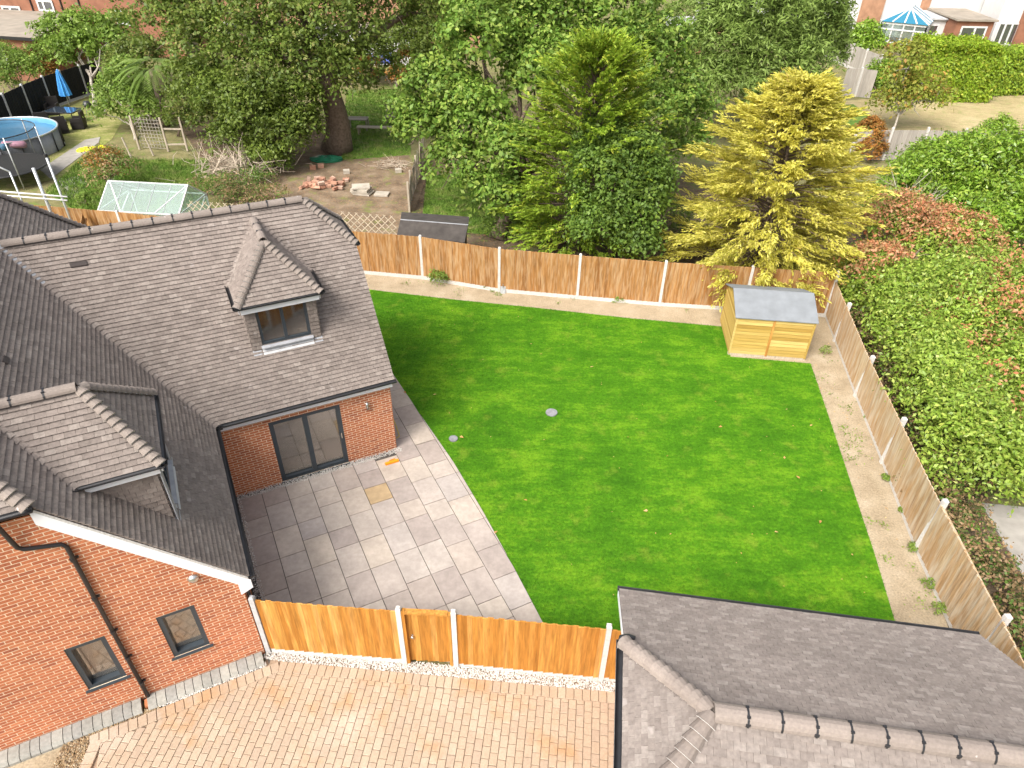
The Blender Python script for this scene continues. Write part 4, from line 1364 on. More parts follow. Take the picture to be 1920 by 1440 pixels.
# downpipe on the gable with its swan neck and brackets
dp = [P(-3.55, 9.36, ZK2 - 0.06), P(-3.56, 9.36, ZK2 - 0.16), P(-3.52, 9.44, 4.78), P(-3.46, 9.45, 4.70), P(-3.0, 9.45, 4.58), P(-2.95, 9.45, 4.50), P(-2.97, 9.45, 0.12)]
dpo = MB().tube(dp, 0.036, 10).build('downpipe', 'black_plastic', house, True)
for z in (0.62, 1.45, 2.25, 3.2, 4.2):
    MB().tube([P(-2.96, 9.45, z - 0.03), P(-2.96, 9.45, z + 0.03)], 0.046, 10).box(P(-2.91, 9.48, z), HU * 0.03, HV * 0.015, HZ * 0.018).build('bracket', 'black_plastic', dpo)
MB().box(P(-2.97, 9.36, 0.05), HU * 0.08, HV * 0.08, HZ * 0.05).build('drain_gully', 'terracotta', house)
m = MB().lathe(P(-1.48, 9.5, 2.86), [(0.10, 0.0), (0.105, 0.015), (0.085, 0.05), (0.05, 0.078), (0.0, 0.088)], 18, axis=-HV)
m.build('vent_dome', 'steel', house, True)
wl = MB().tube([P(3.07, VW - 0.07, 1.72), P(3.07, VW - 0.07, 1.95)], 0.035, 10).box(P(3.07, VW - 0.03, 1.84), HU * 0.03, HV * 0.03, HZ * 0.05)
wl.build('wall_light', 'steel', house, True)
# ventilation tiles in the slopes
for (px, py, n, pl) in ((148, 496, nW, P(0, VE, ZE)), (8, 678, nM, P(UE, 0, ZE))):
    d = ray(px, py); c = CAM + d * (((pl - CAM) @ n) / (d @ n))
    s = HU if n is nW else HV
    t = np.cross(n, s)
    MB().box(c + n * 0.03, s * (0.17 if n is nW else 0.1), t * 0.05, n * 0.03).build('vent_tile', 'roof_deck', house)

# ------------------------------------------------------------------ garage, lower right
G1 = np.array([2.07, 8.04, 0.0])
gd = unit(np.array([math.sin(math.radians(97.5)), math.cos(math.radians(97.5)), 0]))
gw = np.array([-gd[1], gd[0], 0])
def Q(a, b, z=0.0):
    return G1 + gd * a + gw * b + HZ * z
GT = math.tan(math.radians(31)); GE = 2.4; GL = 6.36; GR = -3.25; GZ = GE - GR * GT; GK = -1.86; GKZ = GE - GK * GT; GA = 1.06
garage = thing('garage', Q(GL / 2, GR), 'brown tiled garage roof with half hips beside the driveway', 'garage')
gt, gb_, gr_ = Bag('roof_tile', 'garage_tile'), Bag('bonnet_tile', 'garage_ridge'), Bag('ridge_tile', 'garage_ridge')
gdeck, gm, gc = MB(), MB(), MB()
gn1 = tile_plane(gt, gdeck, [Q(GL, 0, GE), Q(0, 0, GE), Q(0, GK, GKZ), Q(GA, GR, GZ), Q(GL - GA, GR, GZ), Q(GL, GK, GKZ)])
gn2 = tile_plane(gt, gdeck, [Q(0, 2 * GR, GE), Q(GL, 2 * GR, GE), Q(GL, 2 * GR - GK, GKZ), Q(GL - GA, GR, GZ), Q(GA, GR, GZ), Q(0, 2 * GR - GK, GKZ)])
gn3 = tile_plane(gt, gdeck, [Q(0, GK, GKZ), Q(0, 2 * GR - GK, GKZ), Q(GA, GR, GZ)])
gn4 = tile_plane(gt, gdeck, [Q(GL, 2 * GR - GK, GKZ), Q(GL, GK, GKZ), Q(GL - GA, GR, GZ)])
ridge(gr_, gc, Q(GA, GR, GZ + 0.03), Q(GL - GA, GR, GZ + 0.03), 0.14, 0.42, mort=1)
for lo, n_a in ((GK, gn1), (2 * GR - GK, gn2)):
    bonnets(gb_, gm, Q(0, lo, GKZ), Q(GA, GR, GZ), n_a, gn3, 0.155, 0.145)
    bonnets(gb_, gm, Q(GL, lo, GKZ), Q(GL - GA, GR, GZ), n_a, gn4, 0.155, 0.145)
gt.build(garage, 'roof_tile_remainder'); gb_.build(garage); gr_.build(garage)
gdeck.build('roof_deck', 'roof_deck', garage); gm.build('mortar_bed', 'mortar_pale', garage)['kind'] = 'stuff'; gc.build('ridge_clips', 'black_plastic', garage)['kind'] = 'stuff'
gbr, gwl = Bag('brick', 'brick', 60), MB()
brick_wall(gbr, gwl, Q(0.45, 0), -gw, -gd, [(0.15, 0), (-2 * GR - 0.15, 0), (-2 * GR - 0.15, 2.3), (-2 * GR + GK - 0.1, 3.35), (-GK + 0.1, 3.35), (0.15, 2.3)], (), tagk=0)
brick_wall(gbr, gwl, Q(0, -0.15), gd, gw, [(0.45, 0), (GL - 0.12, 0), (GL - 0.12, 2.3), (0.45, 2.3)], (), tagk=1)
brick_wall(gbr, gwl, Q(0, 2 * GR + 0.15), gd, -gw, [(0.45, 0), (GL - 0.12, 0), (GL - 0.12, 2.3), (0.45, 2.3)], (), tagk=2)
brick_wall(gbr, gwl, Q(GL - 0.12, 0), -gw, gd, [(0.15, 0), (-2 * GR - 0.15, 0), (-2 * GR - 0.15, 2.3), (-2 * GR + GK - 0.1, 3.35), (-GK + 0.1, 3.35), (0.15, 2.3)], (), tagk=3)
MB().prism([Q(0.0, GK, GKZ - 0.13), Q(0.0, 2 * GR - GK, GKZ - 0.13), Q(0.44, 2 * GR - GK, GKZ - 0.13), Q(0.44, GK, GKZ - 0.13)], HZ * 0.02).build('soffit', 'white_board', garage)
gwl.build('wall', 'mortar', garage); gbr.build(garage, 'brick_remainder')
gutter(garage, Q(-0.02, 0.055, GE - 0.01), Q(GL + 0.02, 0.055, GE - 0.01), gw, 0.06)
gutter(garage, Q(-0.02, 2 * GR - 0.055, GE - 0.01), Q(GL + 0.02, 2 * GR - 0.055, GE - 0.01), -gw, 0.06)
gutter(garage, Q(-0.06, GK + 0.06, GKZ), Q(-0.06, 2 * GR - GK - 0.06, GKZ), -gd, 0.07)
MB().tube([Q(-0.06, GK + 0.04, GKZ - 0.02), Q(-0.05, GK + 0.12, GKZ - 0.02), Q(0.06, GK + 0.14, GKZ + 0.0), Q(0.16, GK + 0.12, GKZ - 0.01)], 0.045, 10).build('downpipe_elbow', 'black_plastic', garage, True)
for a, b, c, d in ((0, GE, GK, GKZ),):
    MB().prism([Q(0.02, 0, GE - 0.14), Q(0.02, 0, GE - 0.01), Q(0.02, GK, GKZ - 0.01), Q(0.02, GK, GKZ - 0.14)], -gd * 0.03).build('barge_board', 'white_board', garage)
    MB().prism([Q(GL - 0.02, 0, GE - 0.14), Q(GL - 0.02, 0, GE - 0.01), Q(GL - 0.02, GK, GKZ - 0.01), Q(GL - 0.02, GK, GKZ - 0.14)], gd * 0.03).build('barge_board', 'white_board', garage)
MB().prism([Q(-0.0, GK, GKZ - 0.13), Q(-0.0, 2 * GR - GK, GKZ - 0.13), Q(-0.0, 2 * GR - GK, GKZ - 0.01), Q(-0.0, GK, GKZ - 0.01)], gd * 0.03).build('fascia', 'white_board', garage)
# ------------------------------------------------------------------ vegetation builders
def leaf_quads(c, nrm, ln, wd, tdir=None):
    n = len(c)
    nrm = nrm / (np.linalg.norm(nrm, axis=1)[:, None] + 1e-9)
    t = rng.normal(size=(n, 3)) if tdir is None else tdir
    t = t - nrm * np.sum(t * nrm, 1)[:, None]
    t /= np.linalg.norm(t, axis=1)[:, None] + 1e-9
    b = np.cross(nrm, t)
    ln, wd = np.asarray(ln).reshape(-1, 1), np.asarray(wd).reshape(-1, 1)
    a0 = c - t * ln / 2
    a1 = c + b * wd / 2 + t * ln * 0.05 + nrm * wd * 0.12
    a2 = c + t * ln / 2 - nrm * ln * 0.10
    a3 = c - b * wd / 2 + t * ln * 0.05 + nrm * wd * 0.12
    return np.stack([a0, a1, a2, a3], 1).reshape(-1, 3)
def px_blob(px, py, Y, r, sy=1.0, sz=1.0):
    c = PY(px, py, Y)
    d = (c - CAM) @ _F
    R = r * d / FPX
    return (c, np.array([R, R * sy, R * sz]))
def crown_points(blobs, n, per=26, spread=0.30, shell=(0.62, 1.04), lump=0.18, up=0.35, zmin=0.15):
    wts = np.array([(b[1][0] * b[1][1] + b[1][0] * b[1][2] + b[1][1] * b[1][2]) for b in blobs])
    wts = wts / wts.sum()
    nc = max(1, n // per)
    idx = rng.choice(len(blobs), nc, p=wts)
    C = np.array([b[0] for b in blobs])[idx]
    Rr = np.array([b[1] for b in blobs])[idx]
    d = rng.normal(size=(nc, 3))
    d /= np.linalg.norm(d, axis=1)[:, None]
    d[:, 2] = np.where(d[:, 2] < -0.3, -d[:, 2], d[:, 2])
    # lumps: low-frequency ripple of the radius over directions
    k = rng.normal(size=(5, 3)) * 2.6
    ph = rng.random(5) * 6.28
    rip = sum(np.sin((d * 1.0 + C * 0.35) @ k[i] + ph[i]) for i in range(5)) / 2.5
    rad = shell[0] + (shell[1] - shell[0]) * np.sqrt(rng.random(nc))
    rad *= 1 + lump * rip
    cl = C + d * Rr * rad[:, None]
    cs = spread * (0.6 + 0.8 * rng.random(nc))
    # every clump is a small dome of leaves on its outer and upper side
    od = rng.normal(size=(nc * per, 3)) * 0.75 + np.repeat(d, per, 0) * 0.55 + np.array([0, 0, 0.45])
    od /= np.linalg.norm(od, axis=1)[:, None]
    rr = np.repeat(cs, per) * (0.55 + 1.25 * rng.random(nc * per))
    P_ = np.repeat(cl, per, 0) + od * rr[:, None] * np.array([1.15, 1.15, 0.8])
    N_ = od * 0.8 + rng.normal(size=(nc * per, 3)) * 0.5 + np.array([0, 0, up])
    shade = np.repeat(rng.random(nc), per) * 0.45 + rng.random(nc * per) * 0.55
    keep = P_[:, 2] > zmin
    return P_[keep], N_[keep], shade[keep]
def limb(m, a, b, r0, r1, wob=0.06, k=5):
    a, b = A3(a), A3(b)
    L = np.linalg.norm(b - a)
    pts, rs = [], []
    for i in range(k + 1):
        t = i / k
        j = rng.normal(size=3) * L * wob * math.sin(math.pi * t)
        pts.append(a + (b - a) * t + j + HZ * (0.08 * L * math.sin(math.pi * t)))
        rs.append(r0 + (r1 - r0) * t)
    m.tube(pts, rs, 7)
def tree(name, base, blobs, n, size, mat, label, cat, trunk_r=0.25, bark='bark', fork=None, per=26, spread=0.32, asp=0.6, group=None, limbs=True, trunk_top=None, **kw):
    base = A3(base)
    root = thing(name, base, label, cat, group)
    cen = np.mean([b[0] for b in blobs], 0)
    if fork is None:
        fork = base + (cen - base) * np.array([0.5, 0.5, 0.45])
    m = MB()
    pts, rs = [], []
    for i in range(7):
        t = i / 6
        pts.append(base + (fork - base) * t + np.array([math.sin(t * 5), math.cos(t * 4) - 1, 0]) * trunk_r * 0.25)
        rs.append(trunk_r * (1.28 - 0.28 * min(1, t * 4)) * (1 - 0.35 * t))
    m.tube(pts, rs, 12)
    if limbs:
        for b in blobs:
            limb(m, fork - HZ * rng.random() * 0.3, b[0], trunk_r * 0.5, 0.03)
            for _ in range(3):
                dv = rng.normal(size=3); dv = unit(dv) * b[1] * 0.85
                limb(m, b[0], b[0] + dv, 0.05, 0.012, 0.1, 4)
    m.build('trunk', bark, root, True)
    c, nn, sh = crown_points(blobs, n, per, spread, **kw)
    ln = size * (0.5 + 1.0 * rng.random(len(c)))
    quads_obj('crown', leaf_quads(c, nn, ln, ln * asp), sh, mat, root)
    return root
def bush(name, base, blobs, n, size, mat, label, cat='shrub', per=22, spread=0.2, asp=0.5, group=None, extra=None, stems=True, **kw):
    base = A3(base)
    root = thing(name, base, label, cat, group)
    if stems:
        m = MB()
        for b in blobs:
            for _ in range(2):
                limb(m, base + rng.normal(size=3) * [0.1, 0.1, 0], b[0] + rng.normal(size=3) * b[1] * 0.3, 0.045, 0.012)
        m.build('stems', 'bark', root, True)
    c, nn, sh = crown_points(blobs, n, per, spread, **kw)
    ln = size * (0.5 + 1.0 * rng.random(len(c)))
    quads_obj('foliage', leaf_quads(c, nn, ln, ln * asp), sh, mat, root)
    if extra:
        for (bl, nx, mt) in extra:
            c, nn, sh = crown_points(bl, nx, 9, 0.2, shell=(0.75, 1.12))
            ln = size * (0.5 + 1.0 * rng.random(len(c)))
            quads_obj('foliage', leaf_quads(c, nn, ln, ln * asp), sh, mt, root)
    return root
def conifer(name, base, H, R, prof, nb, sprays, kleaf, mat, label, elev=(0.05, 0.6), droop=0.25, top_lean=(0, 0), leaf=(0.17, 0.055), slen=0.55, zlow=0.06, tip_up=0.0):
    base = A3(base)
    root = thing(name, base, label, 'tree')
    lean = np.array([top_lean[0], top_lean[1], 0])
    m = MB()
    tp = [base + HZ * H * t + lean * t * t for t in np.linspace(0, 0.97, 9)]
    m.tube(tp, [0.20 * (1 - t * 0.93) for t in np.linspace(0, 1, 9)], 9)
    Cs, Ns, Ts, Sh = [], [], [], []
    for i in range(nb):
        h = zlow + (1 - zlow) * ((i + rng.random()) / nb) ** 1.15
        az = i * 2.39996 + rng.normal() * 0.3
        r = R * np.interp(h, [p_[0] for p_ in prof], [p_[1] for p_ in prof]) * (0.60 + 0.56 * rng.random())
        dh = np.array([math.cos(az), math.sin(az), 0])
        sd_ = np.array([-dh[1], dh[0], 0])
        e = elev[0] + (elev[1] - elev[0]) * h ** 1.5
        o = base + HZ * H * h * 0.97 + lean * h * h
        def bp(t):
            return o + dh * r * t + HZ * (e * r * t - droop * r * t * t + tip_up * r * max(0, t - 0.7) ** 2)
        if r > 0.6:
            m.tube([bp(0), bp(0.35), bp(0.7), bp(0.92)], [0.035, 0.025, 0.015, 0.006], 5)
        bshade = rng.random()
        for k in range(sprays):
            t = 0.22 + 0.78 * math.sqrt((k + rng.random()) / sprays)
            a = rng.uniform(-1, 1) * (1.0 - 0.72 * t)
            sdir = dh * math.cos(a) + sd_ * math.sin(a) + HZ * (0.10 + 0.15 * rng.normal() + e * 0.5)
            sdir = unit(sdir)
            L = slen * (0.7 + 0.6 * rng.random())
            p0 = bp(t) + rng.normal(size=3) * 0.06
            lat = unit(np.cross(sdir, HZ + rng.normal(size=3) * 0.25))
            nup = np.cross(lat, sdir)
            tt = (np.arange(kleaf) + rng.random(kleaf)) / kleaf
            sg = np.where(np.arange(kleaf) % 2 == 0, 1.0, -1.0)
            wspray = 0.34 * (1 - tt) + 0.10
            ctr = p0 + sdir * (tt * L)[:, None] + lat * (sg * wspray * L * 0.45 * rng.random(kleaf))[:, None] - HZ * (0.12 * L * tt * tt)[:, None]
            td = sdir + lat * (sg * (0.75 * (1 - tt)))[:, None]
            Cs.append(ctr); Ts.append(td)
            Ns.append(nup + rng.normal(size=(kleaf, 3)) * 0.45)
            Sh.append(np.clip(0.45 * bshade + 0.55 * rng.random(kleaf), 0, 1))
    m.build('trunk', 'bark', root, True)
    C, N, T, S = np.vstack(Cs), np.vstack(Ns), np.vstack(Ts), np.concatenate(Sh)
    kp = C[:, 2] > 0.1
    C, N, T, S = C[kp], N[kp], T[kp], S[kp]
    ln = leaf[0] * (0.7 + 0.6 * rng.random(len(C)))
    quads_obj('crown', leaf_quads(C, N, ln, leaf[1] / leaf[0] * ln, T), S, mat, root)
    return root
# ------------------------------------------------------------------ the big trees behind the fence
tree('oak_tree', W(632, 282), [px_blob(*b) for b in [(620, 55, 41, 105), (520, 40, 42, 100), (425, 40, 43, 85), (720, 40, 44, 85), (560, 140, 39.5, 80), (645, 150, 40.5, 68), (475, 125, 41, 75), (800, 25, 46, 60), (335, 60, 43, 65), (690, -40, 43, 110), (500, -70, 43, 120), (285, 15, 44, 55), (390, 120, 41, 60), (700, 130, 42, 45)]],
     52000, 0.20, 'dark_oak_leaf', 'tall dark green oak with a thick bare trunk in the bare earth garden', 'tree', 0.78, fork=W(632, 282) + np.array([0.2, 0.5, 4.5]), spread=0.40, per=36, lump=0.26, shell=(0.45, 1.05))
tree('holm_oak', W(500, 318), [px_blob(*b) for b in [(475, 215, 38, 62), (520, 262, 37.5, 50), (425, 195, 39, 52), (540, 195, 39, 55), (380, 165, 40, 50), (440, 265, 38, 42), (560, 240, 38, 36), (505, 300, 37, 34)]],
     30000, 0.17, 'evergreen_leaf', 'dense dark evergreen tree spreading low beside the oak trunk', 'tree', 0.22, spread=0.3)
tree('oak_tree', W(930, 448), [px_blob(*b) for b in [(900, 90, 33, 90), (835, 175, 32, 70), (800, 250, 31, 48), (890, 230, 31, 82), (960, 50, 35, 95), (1050, 50, 36, 85), (1150, 45, 37, 80), (865, 320, 30, 60), (935, 370, 29, 58), (1225, 105, 36, 62), (1000, 150, 33, 85), (1255, 180, 35, 55), (1225, 240, 33, 55), (775, 215, 32, 34), (1285, 275, 35, 42), (1300, 210, 37, 40), (1170, 150, 34, 70), (900, 5, 36, 75), (1060, -30, 38, 90), (965, 290, 29, 60)]],
     72000, 0.20, 'light_oak_leaf', 'broad bright green oak filling the centre behind the fence', 'tree', 0.3, spread=0.36, per=40, lump=0.26, shell=(0.45, 1.05))
conifer('cypress_tree', (2.85, 28.0, 0), 8.4, 3.1, [(0, 0.8), (0.15, 1.0), (0.45, 0.9), (0.75, 0.55), (0.92, 0.2), (1, 0.05)], 320, 12, 15, 'conifer_green', 'yellow green conifer with feathery upright tips between the oaks', (0.15, 1.5), 0.12, (0.3, 0), (0.18, 0.065), 0.68, 0.05)
tree('oak_tree', W(1140, 487), [px_blob(*b) for b in [(1150, 350, 26, 72), (1120, 425, 25.6, 50), (1195, 400, 25.4, 52), (1180, 300, 26.5, 55), (1105, 300, 27, 42), (1190, 455, 25, 38), (1218, 345, 26, 42), (1130, 255, 27.5, 40)]],
     26000, 0.14, 'deep_oak_leaf', 'dark bluish green young oak leaning over the back fence', 'tree', 0.12, spread=0.26)
tree('eucalyptus_tree', (20.5, 49, 0), [px_blob(*b) for b in [(1420, 60, 48, 100), (1345, 110, 46, 65), (1500, 45, 50, 75), (1455, 140, 46, 75), (1370, 180, 44, 50), (1535, 105, 50, 45), (1320, 50, 48, 55), (1460, -40, 50, 100), (1545, 60, 51, 35), (1320, 160, 44, 40)]],
     60000, 0.34, 'willow_leaf', 'grey green fine leaved tree behind the golden cypress', 'tree', 0.3, asp=0.22, spread=0.42)
conifer('golden_cypress', (9.95, 25.5, 0), 7.75, 3.45, [(0, 0.8), (0.12, 1.0), (0.35, 1.0), (0.6, 0.76), (0.78, 0.44), (0.9, 0.18), (1, 0.03)], 270, 18, 20, 'conifer_gold', 'golden yellow cypress hanging over the fence and the small shed', (0.02, 0.8), 0.15, (0.15, 0.1), (0.18, 0.05), 0.85, 0.12, 0.5)
# ------------------------------------------------------------------ right hand shrubs
bush('photinia_shrub', (13.6, 23.6, 0), [px_blob(*b) for b in [(1640, 520, 23, 52), (1615, 560, 22.3, 34), (1690, 445, 26, 55), (1740, 480, 25, 60), (1660, 400, 29, 40), (1800, 470, 25, 60)]], 30000, 0.125, 'shrub_leaf',
     'tall shrub with orange red leaf clusters at the fence corner', extra=[([px_blob(1640, 515, 22.8, 54), px_blob(1690, 435, 26, 62), px_blob(1745, 450, 25.5, 58), px_blob(1800, 470, 25, 56)], 13000, 'red_leaf')])
bush('privet_shrub', (13.6, 19.2, 0), [px_blob(*b) for b in [(1715, 585, 20.5, 62), (1790, 620, 19.5, 90), (1770, 690, 18.3, 60), (1880, 560, 21, 80), (1880, 660, 19, 80), (1820, 560, 21.5, 60)]] + [(np.array(q[:3]), np.full(3, q[3])) for q in ((13.35, 21.6, 1.4, 0.85), (13.1, 19.7, 1.45, 0.95), (12.75, 17.9, 1.45, 0.9))], 62000, 0.12, 'shrub_leaf',
     'bright green broad shrub above the weathered fence with scattered red leaves', per=60, spread=0.34, lump=0.28, extra=[([px_blob(1830, 600, 19.6, 80), px_blob(1880, 570, 20.4, 85), px_blob(1760, 650, 18.9, 70)], 4600, 'red_leaf')])
bush('privet_shrub', (12.9, 15.6, 0), [px_blob(*b) for b in [(1775, 780, 16.6, 66), (1860, 770, 16.2, 88), (1835, 870, 14.8, 62), (1905, 880, 14.2, 60), (1770, 745, 17.2, 38), (1900, 720, 17, 70)]] + [(np.array(q[:3]), np.full(3, q[3])) for q in ((12.45, 16.2, 1.4, 0.9), (12.2, 14.6, 1.35, 0.9), (11.95, 13.2, 1.1, 0.8), (12.7, 13.4, 1.2, 0.9))], 60000, 0.12, 'shrub_leaf',
     'dense green shrub at the right edge above the concrete path', per=60, spread=0.34, lump=0.28, extra=[([px_blob(1850, 740, 15.6, 60)], 350, 'red_leaf')])
bush('laurel_bush', (21.0, 31.5, 0), [px_blob(*b) for b in [(1800, 345, 32, 74), (1880, 360, 30.5, 76), (1745, 325, 33, 50), (1840, 420, 28.5, 70), (1720, 365, 31.5, 50), (1910, 440, 28, 60)]], 46000, 0.18, 'laurel_leaf',
     'big glossy green laurel mound on the right below the dry lawn', asp=0.42, spread=0.34, per=50, lump=0.26)
# ------------------------------------------------------------------ ground cover beyond the right fence
c, nn, sh = crown_points([(np.array([11.05, y, 0.35]), np.array([0.75, 0.9, 0.45])) for y in (6.2, 7.4, 8.6, 9.8, 11.0, 12.2, 13.2)] + [(np.array([11.0 + (y - 12) * 0.1 + 0.9, y, 0.45]), np.array([0.8, 0.9, 0.6])) for y in (13.5, 15, 16.5, 18, 19.5, 21, 22.5)], 30000, 20, 0.12, shell=(0.4, 1.05), zmin=0.02)
ln = 0.09 * (0.6 + 0.8 * rng.random(len(c)))
tag(quads_obj('brambles', leaf_quads(c, nn, ln, ln * 0.6), sh, 'bramble_leaf'), 'tangle of brambles and dry brown leaves beyond the right fence', 'brambles', kind='stuff')
sheet('soil_bed', [(9.5, 4), (12.2, 4), (13.5, 24), (12.0, 24)], 0.004, 'earth')
cp = sheet('path', [W(1838, 945)[:2], W(1990, 960)[:2], (13.9, 6), (12.0, 6), W(1918, 1085)[:2]], 0.05, 'concrete_path', 0.08)
# ------------------------------------------------------------------ new shed in the far right corner
sa, sb = np.array([7.47, 19.76, 0]), np.array([9.98, 19.50, 0])
sdv = unit(sb - sa); snv = np.array([-sdv[1], sdv[0], 0]); SL = np.linalg.norm(sb - sa)
def S(a, b, z): return sa + sdv * a + snv * b + HZ * z
SD = 2.25; SH = 1.50; SR = 1.97
shed = thing('shed', S(SL / 2, SD / 2, 0), 'small new yellow timber shed with grey felt roof in the lawn corner', 'shed')
MB().prism([S(.02, .02, 0.08), S(SL - .02, .02, .08), S(SL - .02, .02, SH), S(.02, .02, SH)], snv * (SD - 0.04)).build('core', 'dark_timber', shed)  # dark colour seen through the board gaps stands in for lap shadow lines
MB().prism([S(0, .02, 0.02), S(0, SD - .02, .02), S(0, SD - .02, SH), S(0, SD / 2, SR - .05), S(0, .02, SH)], sdv * 0.03).build('gable', 'shed_yellow', shed)
MB().prism([S(SL - .03, .02, 0.02), S(SL - .03, SD - .02, .02), S(SL - .03, SD - .02, SH), S(SL - .03, SD / 2, SR - .05), S(SL - .03, .02, SH)], sdv * 0.03).build('gable', 'shed_yellow', shed)
nb_ = 11
for hx, (x0, x1) in enumerate(((0.03, SL * 0.47), (SL * 0.50, SL - 0.03))):
    bm_ = None
    for i in range(nb_):
        z0 = 0.10 + (SH - 0.10) * i / nb_
        z1 = 0.10 + (SH - 0.10) * (i + 1) / nb_ - 0.012  # gap bares the dark core as a painted shadow line under each board
        m = MB().prism([(0, 0, 0), (0, -0.030, 0), (0, -0.012, z1 - z0), (0, 0, z1 - z0)], (x1 - x0, 0, 0))
        if bm_ is None:
            bm_ = bpy.data.meshes.new('board'); bm_.from_pydata(m.v, [], m.f); bm_.materials.append(MATS['shed_yellow'])
        place('board', bm_, frame(S(x0, 0, z0), sdv, snv, HZ), shed)
for sx in (0, SL):                         # gable boards, left and right
    for i in range(nb_ + 4):
        z0 = 0.10 + 0.1 * i
        if z0 > SR - 0.12:
            break
        hlf = SD / 2 if z0 + 0.1 < SH else max(0.05, SD / 2 * (SR - 0.05 - z0 - 0.1) / (SR - 0.05 - SH))
        sg = -1 if sx == 0 else 1
        MB().prism([S(sx, SD / 2 - hlf, z0), S(sx + sg * 0.02, SD / 2 - hlf, z0), S(sx + sg * 0.006, SD / 2 - hlf, z0 + 0.105), S(sx, SD / 2 - hlf, z0 + 0.105)], snv * 2 * hlf).build('board', 'shed_yellow', shed)
MB().box(S(SL * 0.485, -0.02, SH / 2 + .05), sdv * 0.035, snv * 0.02, HZ * (SH / 2 - 0.02)).build('batten', 'fence_gold', shed)
for q in (0.0, SL):
    MB().box(S(q, -0.012, SH / 2 + .04), sdv * 0.03, snv * 0.025, HZ * (SH / 2 - 0.03)).build('corner_post', 'shed_yellow', shed)
MB().prism([S(-.03, -.02, 0), S(SL + .03, -.02, 0), S(SL + .03, .1, 0), S(-.03, .1, 0)], (0, 0, 0.09)).build('base', 'old_timber', shed)
ov = 0.08
MB().prism([S(-ov, -ov, SH + 0.0), S(SL + ov, -ov, SH + 0.0), S(SL + ov, SD / 2, SR), S(-ov, SD / 2, SR)], HZ * 0.03).build('roof', 'felt_grey', shed)
MB().prism([S(-ov, SD + ov, SH + 0.0), S(SL + ov, SD + ov, SH + 0.0), S(SL + ov, SD / 2, SR), S(-ov, SD / 2, SR)], HZ * 0.029).build('roof', 'felt_grey', shed)
# dark shed behind the fence
dk = thing('shed', (-3.3, 26, 0), 'old dark shed with black felt roof just behind the back fence', 'shed')
e0, e1, r0, r1, b0, b1 = W(744, 443, 1.55), W(871, 456, 1.55), W(751, 413, 1.98), W(878, 423, 1.98), W(753, 399, 1.75), W(880, 408, 1.75)
MB().prism([e0, e1, r1, r0], HZ * 0.04).build('roof', 'felt_black', dk)
MB().prism([b0, b1, r1, r0], HZ * 0.039).build('roof', 'felt_black', dk)
MB().bar(r0 + HZ * 0.035, r1 + HZ * 0.035, 0.05, 0.02).build('ridge_strip', 'lead_grey', dk)
w0 = [q * [1, 1, 0] for q in (e0 + [0.12, 0.12, 0], e1 + [-0.12, 0.12, 0], b1 + [-0.12, -0.05, 0], b0 + [0.12, -0.05, 0])]
MB().prism(w0, HZ * 1.55).build('wall', 'dark_timber', dk)
# ------------------------------------------------------------------ small things in the garden
for px, py, r, lab in ((1034, 775, 0.16, 'round grey drain cover in the middle of the lawn'), (850, 824, 0.11, 'small grey drain cover near the patio edge')):
    m = MB().lathe(W(px, py, 0.0), [(r + .02, 0.0), (r + .02, 0.05), (r, 0.055), (r - .02, 0.05), (0.0, 0.05)], 16)
    tag(m.build('drain_cover', 'drain_grey'), lab, 'drain cover')
h0 = P(3.78, 15.4, 0.9)
ho = [P(3.80, 15.75, 0.75), P(3.85, 15.65, 0.82), P(3.93, 15.4, 0.60), P(3.99, 15.1, 0.25), P(3.99, 14.85, 0.07), P(3.88, 14.8, 0.06)]
tag(MB().tube(ho, 0.014, 7).build('hose', 'hose_yellow', None, True), 'yellow hose hanging at the house corner by the lawn', 'hose')
lv = W(735, 868, 0.05)
sp = thing('spirit_level', lv, 'orange hand tool lying on the patio by the brick corner', 'tool')
MB().box(lv + HZ * 0.03, HU * 0.19, HV * 0.035, HZ * 0.03).build('body', 'orange_paint', sp)
MB().tube([lv + HU * 0.1 + HZ * 0.06, lv + HU * 0.12 + HV * 0.08 + HZ * 0.05, lv - HU * 0.05 + HV * 0.09 + HZ * 0.03], 0.015, 6).build('handle', 'orange_paint', sp, True)
# spade leaning on the back fence
q0 = W(943, 550, 0.0)
spd = thing('spade', q0, 'spade with pale handle leaning against the back fence', 'spade')
MB().tube([q0 + [0, 0.0, 0.25], q0 + [0.02, 0.42, 1.0]], 0.017, 7).build('shaft', 'old_timber', spd, True)
MB().bar(q0 + [-0.05, 0.42, 1.02], q0 + [0.09, 0.42, 1.02], 0.03, 0.03).build('grip', 'old_timber', spd)
MB().prism([q0 + [-0.09, -0.02, 0.0], q0 + [0.09, -0.02, 0.0], q0 + [0.10, 0.06, 0.28], q0 + [-0.10, 0.06, 0.28]], (0, 0.01, -0.004)).build('blade', 'galvanised', spd)
